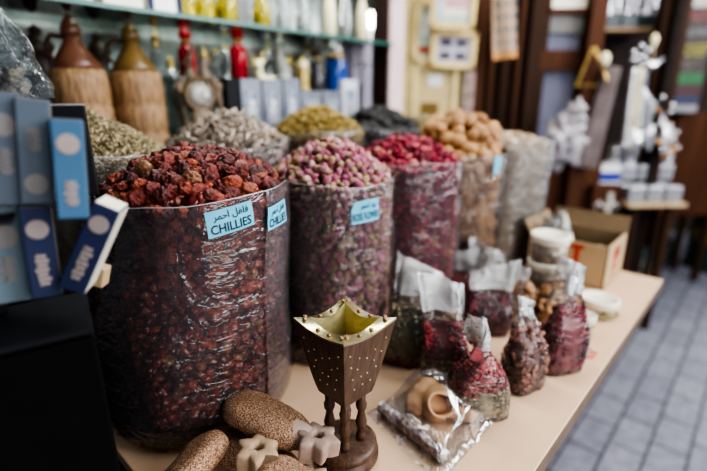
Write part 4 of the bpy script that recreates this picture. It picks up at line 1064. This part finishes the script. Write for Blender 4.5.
# wall of pictures just past the post
upright('wall_pictures', 396, 476, 2.25, mat('cream_panel', (.52, .42, .24), .6, col2=(.40, .32, .18), scale=5))
upright('trim_3', 474, 486, 2.22, M_mwood); upright('wall_panel', 484, 532, 2.30, M_dwood)
for i, x in enumerate((490, 503, 517, 528)): upright('trim_%d' % (4 + i), x, x + 4, 2.27, M_dwood if i % 2 else M_mwood, dep=.03)
M_pale_gold = mat('pale_gilt', (.78, .60, .26), .4, .2)
def framed(label, px0, px1, py0, py1, F, inner, cells, yaw=0, roll=0.05):
    c, d = fr(px0, px1, py0, py1, F, .02)
    t = thing('framed_picture', label, 'picture', c); t.matrix_world = T(c) @ Rz(HEAD + yaw) @ Ry(roll)
    W, H_ = d[0], d[2]; b = MB(); e = .022
    for (x, z, w, h) in ((0, H_ / 2 - e / 2, W, e), (0, -H_ / 2 + e / 2, W, e), (-W / 2 + e / 2, 0, e, H_), (W / 2 - e / 2, 0, e, H_)): b.box((x, 0, z), (w, .02, h))
    b.build('frame', M_pale_gold, t)
    f = MB().box((0, .004, 0), (W - e, .004, H_ - e)).build('print', inner, t)
    for (x, z, w, h, m_) in cells:
        MB().box((x * W, 0, z * H_), (w * W, .003, h * H_)).build('printed_patch', m_, f)
M_mint = mat('mint_paper', (.50, .62, .54), .5); M_pink = mat('pink_paper', (.72, .38, .42), .5); M_photo = mat('photo_grey', (.08, .07, .09), .4); M_lil = mat('lilac_paper', (.62, .60, .70), .5); M_okr = mat('ochre_paper', (.62, .46, .18), .5, col2=(.5, .40, .22), scale=30)
framed('gilt-framed picture with pink and mint bands at top of the picture wall', 431, 476, -14, 29, 2.10, M_cream, [(.1, .18, .5, .3, M_pink), (-.3, .1, .16, .5, M_lil), (0, -.24, .8, .16, M_mint)])
framed('gilt-framed sheet of four small dark photographs', 431, 476, 31, 68, 2.16, M_lil, [(-.17, .19, .24, .22, M_photo), (.17, .19, .24, .22, M_photo), (-.17, -.17, .24, .22, M_photo), (.17, -.17, .24, .22, M_photo)])
framed('narrow gilt-framed mint green picture partly behind the others', 414, 436, 0, 62, 2.19, M_mint, [(0, -.3, .6, .1, M_red), (0, .1, .4, .3, M_white)])
framed('tall ochre framed picture low on the picture wall', 412, 456, 62, 150, 2.20, M_okr, [(0, .3, .3, .12, M_white), (-.1, -.05, .4, .2, M_yel), (.15, -.25, .3, .2, M_cream)], roll=0)
framed('slim gilt frame next to the pink-lit face of the post', 402, 413, -8, 150, 2.21, mat('green_strip', (.20, .26, .20), .5), [(0, .2, .5, .1, M_okr)], roll=0)
panel('patterned_strip', 462, 473, 70, 150, 2.17, mat('patterned', (.45, .32, .26), .7, col2=(.14, .10, .10), scale=22), 'mottled hanging textile strip below the framed pictures', 'textile', .02)
# hanging woven runner
def runner():
    c, d = fr(490, 520, -14, 59, 2.10, .01)
    t = thing('woven_runner', 'checked orange and grey woven runner hanging on dark wood', 'textile', c); t.matrix_world = T(c) @ Rz(HEAD) @ Ry(-.10)
    W, H_ = d[0] * .82, d[2]
    nt = NT('checked_weave'); b = nt.n('ShaderNodeBsdfPrincipled'); b.inputs['Roughness'].default_value = .9
    tc = nt.n('ShaderNodeTexCoord'); mp = nt.n('ShaderNodeMapping'); nt.l(tc.outputs['Object'], mp.inputs[0]); mp.inputs['Location'].default_value = (.01, .5, 0)
    ck = nt.n('ShaderNodeTexBrick'); ck.inputs['Scale'].default_value = 1; ck.offset = 0; ck.inputs['Brick Width'].default_value = .036; ck.inputs['Row Height'].default_value = .05; ck.inputs['Mortar Size'].default_value = .008
    ck.inputs['Color1'].default_value = (.14, .14, .14, 1); ck.inputs['Color2'].default_value = (.22, .20, .18, 1); ck.inputs['Mortar'].default_value = (.42, .28, .18, 1)
    sx = nt.n('ShaderNodeSeparateXYZ'); cb_ = nt.n('ShaderNodeCombineXYZ'); nt.l(mp.outputs[0], sx.inputs[0]); nt.l(sx.outputs[0], cb_.inputs[0]); nt.l(sx.outputs[2], cb_.inputs[1]); nt.l(cb_.outputs[0], ck.inputs['Vector'])
    nt.l(ck.outputs[0], b.inputs['Base Color']); nt.l(b.outputs[0], nt.out.inputs[0])
    MB().grid(lambda u, v: ((u - .5) * W, .006 * math.sin(u * 7 + v * 2), (v - .5) * H_), 16, 30).build('cloth', nt.m, t)
    MB().grid(lambda u, v: ((u - .5) * W, .006 * math.sin(u * 7) - .001, -.5 * H_ + v * .03), 16, 3).build('hem', mat('orange_hem', (.55, .27, .10), .9), t)
runner()
# glazed door
def door():
    F = 2.35
    upright('door_1', 531, 546, F, M_dwood, z1=2.4); upright('door_1_stile', 586, 601, F - .06, M_mwood, z1=2.4, dep=.09)
    M_gl = mat('door_glass', (.20, .20, .27), .15, col2=(.14, .14, .20), scale=3)
    upright('door_1_pane', 546, 590, F + .03, M_gl, z1=2.4, dep=.01)
    for nm, y0, y1, m_ in (('door_1_rail', 50, 70, M_mwood), ('door_1_top_rail', 8, 14, M_mwood), ('door_1_base', 158, 300, M_mwood)):
        panel(nm, 541, 592, y0, y1, F, m_, kind='structure', dep=.05)
    panel('window_blind', 546, 588, -12, 8, F + .01, M_cream, 'cream blind drawn at the top of the glazed door', 'blind', .01)
    panel('window_poster', 548, 586, 14, 33, F + .015, mat('grey_poster', (.14, .14, .13), .5), 'dull grey notice stuck inside the upper door pane', 'poster', .005)
door()
c_, d_ = fr(545, 580, 102, 152, 2.16, .08)
b = MB()
for (x, z, r) in ((.02, -.06, .11), (.05, .05, .06)): b.ball((x, 0, z), (r * .68, .04, r * .95), 4, ns=.8, nf=2.8, seed=x * 40)
tag(b.build('wrapped_bundle', mat('crumpled_wrap', (.50, .46, .48), .4, col2=(.20, .18, .20), scale=9), M=T(c_) @ Rz(HEAD)), 'whitish plastic-wrapped bundle in front of the lower door pane', 'bundle')

# carved stool/counter behind cardboard box, with trophies
def base_unit():
    a = at_F(600, 190, 2.2); c = at_F(662, 190, 2.2)
    # side counter that carries the goods
    F0 = 2.3; zt = at_F(615, 186, F0).z
    p0 = at_F(594, 186, F0); p1 = at_F(624, 186, F0); w = (p1 - p0).length
    t = thing('carved_chest', 'dark wooden chest with pale carved scroll on its front', 'chest', ((p0.x + p1.x) / 2, (p0.y + p1.y) / 2, 0), HEAD)
    MB().box((0, .15, zt / 2), (w, .3, zt), bev=.005).build('chest_body', M_mwood, t)
    b = MB(); z = zt - .11
    b.tube([(-w * .32, -.004, z - .02), (-w * .36, -.004, z + .01), (-w * .25, -.004, z + .025), (-w * .12, -.004, z), (.0, -.004, z), (w * .14, -.004, z + .005), (w * .26, -.004, z + .02), (w * .36, -.004, z), (w * .28, -.004, z - .03)], [.006, .012, .01, .008, .012, .008, .012, .012, .006], 8)
    b.box((w * .1, -.003, z + .01), (.03, .01, .13), bev=.003)
    b.build('scroll_carving', mat('pale_carving', (.46, .42, .38), .5), t)
    return zt, F0
ZCH, FCH = base_unit()
# white and blue box on chest
c_, d_ = fr(599, 622, 166, 184, 2.36, .10)
t = thing('blue_banded_box', 'white box with deep blue band standing on the carved chest', 'box', (c_.x, c_.y, ZCH + .001), HEAD)
MB().box((0, .05, .05), (d_[0], .1, .10), bev=.002).build('carton', M_white, t); MB().box((0, -.0008, .036), (d_[0] * .9, .001, .05)).build('blue_band', mat('deep_blue', (.03, .05, .32), .4), t)
# plank with tins
FT = 2.25
pl0 = at_F(627, 203, FT); pl1 = at_F(688, 203, FT); zpl = at_F(656, 203, FT).z; wpl = (pl1 - pl0).length
t = thing('plank_table', 'small pale plank table carrying rows of metal tins', 'table', ((pl0.x + pl1.x) / 2, (pl0.y + pl1.y) / 2, 0), HEAD + .06)
MB().box((0, .14, zpl - .012), (wpl, .30, .018), bev=.002).build('plank_top', mat('plank', (.52, .38, .22), .6), t)
for i in (-1, 1):
    for j in (.03, .26): MB().box((i * wpl * .3, j, (zpl - .024) / 2), (.03, .03, zpl - .024)).build('leg', M_dwood, t)
Mpl = T((pl0.x + pl1.x) / 2, (pl0.y + pl1.y) / 2, 0) @ Rz(HEAD + .06)
desc = {(0, 0): 'front tin nearest the carved chest', (1, 0): 'middle tin of the front row', (2, 0): 'front tin at the outer corner', (0, 1): 'second-row tin nearest the carved chest', (1, 1): 'middle tin of the second row', (2, 1): 'second-row tin at the outer side', (0, 2): 'back-row tin nearest the chest', (1, 2): 'middle tin of the back row', (2, 2): 'back-row tin at the outer side'}
def tin(i, j, lv):
    w = wpl * .29; h = .096
    p = Mpl @ Vector(((i - 1) * w * 1.1, .06 + j * .09, zpl + .001 + lv * (h + .002)))
    t = thing('metal_tin', 'shiny metal tin with arched lid, %s%s' % (desc[(i, j)], ', stacked on another' if lv else ''), 'tin', p, HEAD + .06)
    MB().box((0, 0, h * .4), (w * .92, .078, h * .8), bev=.004).build('tin_body', M_dsilver, t)
    MB().lathe([(w * .46, -.037), (w * .46, .037)], 20, M=T(0, 0, h * .62) @ Rx(PI / 2) @ Sc(1, .45, 1)).build('arched_lid', M_silver, t)
for i in range(3):
    for j in range(3): tin(i, j, 0)
for i in range(3): tin(i, 2, 1)
for i in range(3): tin(i, 1, 1)
# backing furniture behind goods
upright('wall_niche', 600, 668, 2.75, mat('niche', (.045, .032, .028), .8, col2=(.02, .015, .014), scale=4, spec=.1))
upright('trim_8', 655, 668, 2.40, M_dwood); upright('trim_9', 668, 676, 2.36, mat('greyish_post', (.028, .022, .02), .9, spec=.05)); upright('trim_10', 676, 682, 2.36, M_dwood)
# shelf with boxes and glassware at top
c_, d_ = fr(603, 662, 27, 31, 2.5, .2)
o = panel('wall_shelf', 601, 660, 27, 31, 2.5, wood('shelf_wood', (.30, .2, .11), (.2, .12, .07), 1, .5, 0), 'wooden shelf carrying dark green boxes above the trophies', 'shelf', .24)
zs_ = at_F(631, 27, 2.5).z
for i in range(3):
    a = at_F(604 + i * 18, 20, 2.5); w = (at_F(621 + i * 18, 20, 2.5) - a).length; hb = at_F(612, 15, 2.5).z - zs_ - .003
    t = MB().box((w / 2, .06, hb / 2), (w * .97, .12, hb), bev=.003).build('dark_green_box', mat('dark_green_card', (.012, .03, .032), .35), M=T(a.x, a.y, zs_ + .001) @ Rz(HEAD))
    tag(t, ['dark green box nearest the door on the wall shelf', 'middle dark green box on the wall shelf', 'dark green box by the dark upright on the wall shelf'][i], 'box')
    for k in range(2):
        q = at_F(608 + i * 18 + k * 8, 15, 2.54); 
        t = thing('crystal_vase', ['slim', 'stout'][k] + ' crystal vase on the ' + ['door-side', 'middle', 'outer'][i] + ' dark green box', 'vase', (q.x, q.y, zs_ + hb + .002))
        MB().lathe([(.018, 0), (.02 + .008 * k, .01), (.014, .06), (.022, .14), (.024 + .004 * k, .18)], 16).build('vase_body', M_silver, t)
        MB().lathe([(.025, .178), (.026, .19), (.020, .19)], 16).build('rim', M_white, t)

# drapes of pale plastic
def drape(label, px0, px1, py0, py1, F, m):
    c, d = fr(px0, px1, py0, py1, F, .02); t = MB().grid(lambda u, v: ((u - .5) * d[0] * (1 - .3 * v), .02 * math.sin(u * 22), (v - .5) * d[2]), 60, 12).build('hanging_scarf', m, M=T(c) @ Rz(HEAD) @ Ry(.12))
    tag(t, label, 'scarf')
drape('pale grey pleated scarf hanging beside the door stile', 588, 611, 66, 168, 2.26, mat('grey_scarf', (.46, .39, .39), .7, col2=(.30, .25, .25), scale=10))
# easel with small frame
c_, d_ = fr(578, 610, 48, 84, 2.24, .02)
t = thing('easel_frame', 'small gilt easel propped against the door stile', 'easel', c_, HEAD)
MB().tube([(-.07, 0, -.09), (-.02, 0, .08)], .007, 6).build('leg', M_gold, t); MB().tube([(.07, 0, -.06), (-.01, 0, .08)], .008, 6).build('leg', M_gold, t)
MB().tube([(-.07, 0, -.085), (.03, 0, -.085)], .007, 6).build('ledge', M_gold, t); MB().ball((.04, -.01, .03), (.022, .02, .032), 3, ns=.2).build('shell_ornament', M_ivory, t)

# trophies
def trophy():
    F = 2.30; p = at_F(630, 176, F); zb = at_F(628, 186, F).z
    zb = ZCH + .001 if False else zpl + .095
    q = Mpl @ Vector((-wpl * .33, .08, 0)); 
    q = Mpl @ Vector((-wpl * .30, .24, 0)); base = Vector((q.x, q.y, zpl + .20))
    def loc(px, py): 
        w = at_F(px, py, FT + .06); return Matrix.Rotation(-HEAD, 4, 'Z') @ (w - base)
    t = thing('silver_trophy', 'tall silver and gold trophy with twin columns and crystal balls', 'trophy', base, HEAD)
    MB().lathe([(.04, 0), (.042, .01), (.03, .02), (.02, .04), (.025, .06)], 24).build('foot', M_silver, t)
    for a, b_, m_ in (((624, 146), (634, 68), M_silver), ((629, 148), (641, 68), mat('pale_gold', (.95, .85, .55), .25, .6)), ((637, 146), (645, 70), M_silver)):
        P0, P1 = loc(*a), loc(*b_); pts = [P0.lerp(P1, k / 24) for k in range(25)]
        MB().tube(pts, [.012 + .005 * (k % 2) for k in range(25)], 10, m=0).build('column', m_, t)
    b = MB(); b.ball(loc(634, 140), (.04, .03, .05), 3, ns=.7, seed=3); b.ball(loc(648, 134), (.02, .02, .05), 3, ns=.5, seed=5); b.tube([(0, 0, .06), loc(634, 152), loc(636, 140)], [.02, .02, .02], 12)
    b.build('sculpted_stem', M_silver, t)
    for x, y in ((638, 57), (642, 46), (634, 52), (648, 50), (644, 56), (633, 60), (640, 64), (648, 62)): MB().ball(loc(x, y), .013, 2).build('crystal_ball', M_silver, t)
    b = MB(); b.tube([loc(645, 70), loc(641, 90), loc(650, 104), loc(646, 122), loc(652, 136), loc(648, 150)], [.016, .020, .026, .020, .018, .012], 12); b.tube([loc(648, 106), loc(658, 103)], [.012, .008], 8)
    b.build('dolphin_figure', M_silver, t)
    b = MB(); b.tube([loc(640, 64), loc(652, 66), loc(664, 58)], [.014, .02, .004], 10); b.build('wing', M_silver, t)
    b = MB(); b.lathe([(1e-6, -.05), (.012, -.01), (.018, .015), (.010, .03), (1e-6, .04)], 16, M=T(loc(654, 42))); b.tube([loc(654, 50), loc(652, 64)], .004, 6); b.build('teardrop_finial', M_ivory, t)
trophy()
def cluster():
    base = Mpl @ Vector((wpl * .28, .24, zpl + .20))
    t = thing('crystal_ornament', 'glittering crystal flower ornament standing on the outer tins', 'ornament', base, HEAD)
    def loc(px, py): return Matrix.Rotation(-HEAD, 4, 'Z') @ (at_F(px, py, FT + .06) - base)
    MB().lathe([(.03, 0), (.032, .012), (.012, .03), (.010, .12)], 16).build('foot', M_silver, t)
    b = MB(); P = loc(664, 150)
    b.tube([(0, 0, .1), P, loc(666, 125)], [.012, .02, .014], 10); b.build('stem', M_silver, t)
    am = mat('amber_beads', (.85, .45, .2), .15, .3)
    for k in range(34):
        q = loc(668 + random.gauss(0, 7), 135 + random.gauss(0, 15)); MB().ball(q, U(.006, .014), 2).build('crystal_bead' if k % 4 else 'amber_bead', M_silver if k % 4 else am, t)
cluster()
def small_trophy(label, px, py, F):
    p = at_F(px, py, FCH + .12); p.z = ZCH + .001
    t = thing('small_cup', label, 'trophy cup', p, HEAD)
    MB().lathe([(.03, 0), (.03, .015), (.01, .03), (.008, .07)], 16).build('foot', M_blk, t)
    MB().lathe([(.008, .07), (.03, .09), (.036, .13), (.03, .17), (.034, .19), (.028, .19)], 20).build('bowl', M_silver, t)
small_trophy('small silver cup on the carved chest beside the blue banded box', 626, 180, 0)
small_trophy('small dark-footed silver cup close to the hanging scarf', 612, 170, 0)

# coloured word sign
def sign():
    F = 2.9
    c, d = fr(677, 709, -10, 112, F, .02)
    t = thing('word_sign', 'dark board with rows of coloured words beyond the trophies', 'sign', c, HEAD - .1)
    W, H_ = d[0], d[2]
    MB().box((0, .01, 0), (W, .02, H_), bev=.001).build('board', mat('brown_board', (.055, .04, .038), .6), t)
    rows = [(-6, 7, 'cream', None, (.5, .47, .4)), (10, 22, 'red', 'NY', (.36, .04, .025)), (28, 36, 'white', 'HANDMADE', (.3, .3, .3)), (44, 56, 'yellow', 'KOSEF', (.50, .46, .02)), (60, 70, 'tan', 'MET', (.16, .13, .08)), (73, 84, 'green', None, (.02, .14, .04)), (86, 95, 'maroon', None, (.07, .02, .02)), (96, 103, 'blue', None, (.03, .035, .10)), (105, 112, 'pale', None, (.30, .30, .32))]
    for y0, y1, nm, tx, cc in rows:
        zt_ = at_F(693, y0, F).z - c.z; zb_ = at_F(693, y1, F).z - c.z; m_ = mat(nm + '_paint', cc, .5)
        if tx:
            v2, f2 = text_tris(tx, W * (.86 if len(tx) > 3 else .6), 0, (zt_ + zb_) / 2, zt_ - zb_, bold=-.006)
            MB().add([(x, -.002, y) for x, y in v2], f2, 0, None, False).build('lettering', m_, t)
        else: MB().box((0, -.001, (zt_ + zb_) / 2), (W * .92, .003, zt_ - zb_)).build('painted_band', m_, t)
sign()
c_, d_ = fr(668, 730, 114, 216, 2.95, .3)
t = thing('side_cabinet', 'dark reddish wooden cabinet on legs below the word sign', 'cabinet', (c_.x, c_.y, 0), HEAD)
MB().box((0, .15, c_.z), d_, bev=.01).build('cabinet_body', M_mwood, t)
for i in (-1, 1):
    for j in (.04, .26): MB().box((i * (d_[0] / 2 - .03), j, (c_.z - d_[2] / 2) / 2), (.035, .035, c_.z - d_[2] / 2)).build('leg', M_dwood, t)
upright('trim_11', 686, 695, 3.29, M_dwood)
upright('trim_12', 688, 696, 2.93, M_dwood, z0=c_.z + d_[2] / 2, z1=2.4, dep=.04)
# drum, odds and ends on the paving
g0 = at_z(714, 268, 0); zt_ = .52
t = thing('oil_drum', 'dark green drum with a yellow band at the paving edge', 'drum', g0, 0)
MB().lathe([(.19, 0), (.20, .02), (.195, .25), (.20, .26), (.195, .27), (.195, .5), (.20, .52)], 32).build('drum_body', mat('green_drum', (.05, .09, .07), .4, col2=(.03, .06, .05), scale=6), t)
MB().lathe([(.197, .20), (.202, .205), (.202, .30), (.197, .305)], 32).build('yellow_band', mat('band_yellow', (.24, .19, .05), .5), t)
MB().lathe([(.2, .52), (.205, .53), (.195, .56), (1e-6, .56)], 32).build('drum_lid', mat('lid_grey', (.35, .4, .4), .4), t)
b = MB()
for k in range(6): b.ball((U(-.15, .15), U(-.08, .08), .07 + .05 * (k % 3)), (.10, .08, .07), 3, ns=.5, nf=2, seed=k * 3)
tag(b.build('wrapped_parcels', mat('grey_wrap', (.10, .095, .10), .5, col2=(.03, .03, .035), scale=10), M=T(at_z(655, 262, 0)) @ Rz(HEAD)), 'dark grey wrapped bundle on the paving under the plank table', 'bundle')
tag(MB().ball((0, 0, .085), .085, 3).build('teal_ball', mat('teal', (.03, .12, .12), .4), loc=at_z(641, 268, 0) + Vector((0, 0, 0))), 'dark teal ball behind the cardboard box', 'ball')
c0 = at_z(634, 276, 0)
tag(MB().box((0, 0, .05), (.25, .12, .10), bev=.003, M=Rz(HEAD)).build('pale_carton', mat('dim_carton', (.40, .38, .37), .7), loc=c0), 'pale low carton on the paving beyond the table corner', 'carton')

# ------------------------------------------------------------------ light, world, camera
w = bpy.data.worlds.new('world'); SC.world = w; w.use_nodes = True
nt = w.node_tree; nt.nodes.clear(); o = nt.nodes.new('ShaderNodeOutputWorld'); bg = nt.nodes.new('ShaderNodeBackground')
bg.inputs[0].default_value = (.75, .85, 1, 1); bg.inputs[1].default_value = .17; nt.links.new(bg.outputs[0], o.inputs[0])
def area(name, loc, target, sx, sy, e, col):
    l = bpy.data.lights.new(name, 'AREA'); l.shape = 'RECTANGLE'; l.size = sx; l.size_y = sy; l.energy = e; l.color = col
    ob = bpy.data.objects.new(name, l); COL.objects.link(ob); ob.location = loc
    ob.rotation_euler = (Vector(target) - Vector(loc)).to_track_quat('-Z', 'Y').to_euler(); return ob
area('street_daylight', (1.9, 2.3, 2.5), (-.6, .8, .9), 2.4, 1.6, 135, (.92, .95, 1))
area('street_daylight_high', (.6, .9, 3.2), (-.5, .8, .8), 1.2, 1.2, 16, (1, .97, .93))
area('case_fill', (-1.22, .8, 2.0), (-1.35, .8, 1.2), .1, 1.4, 13, (.97, 1, .93))  # added light to brighten the goods in the case
area('shop_light', (-.3, 2.0, 2.7), (-.6, 2.6, 1.2), .7, .7, 15, (1, .93, .84))
p = RF(4.3, 4.1, 1.7); area('far_glint_light', p, (-.6, .9, 1), 2.2, 2.6, 60, (.95, .97, 1))  # added out of view for white glints on the sacks' right edges
area('lane_fill', (1.6, .1, 1.35), (-.6, .8, .95), 1.3, 1.0, 25, (1, .98, .97))
area('far_lane_light', (1.2, 1.6, 2.9), (-.3, 3.2, .8), 1.2, 1.2, 16, (.95, .97, 1))

cd = bpy.data.cameras.new('camera'); cam = bpy.data.objects.new('camera', cd); COL.objects.link(cam)
cd.sensor_width = 36; cd.lens = 36 * FPX / 707; cd.clip_start = .02
cam.location = (0, 0, CAMZ); cam.rotation_euler = (PI / 2 - PITCH, 0, HEAD)
cd.dof.use_dof = True; cd.dof.focus_distance = .60; cd.dof.aperture_fstop = 1.5
SC.camera = cam
SC.cycles.transparent_max_bounces = 32; SC.cycles.max_bounces = 8; SC.cycles.glossy_bounces = 3; SC.cycles.transmission_bounces = 4; SC.cycles.diffuse_bounces = 3
SC.cycles.use_denoising = True; SC.cycles.caustics_reflective = False; SC.cycles.caustics_refractive = False
SC.cycles.sample_clamp_indirect = 6
SC.view_settings.view_transform = 'AgX'
SC.view_settings.look = 'AgX - High Contrast'
SC.view_settings.exposure = 0.06
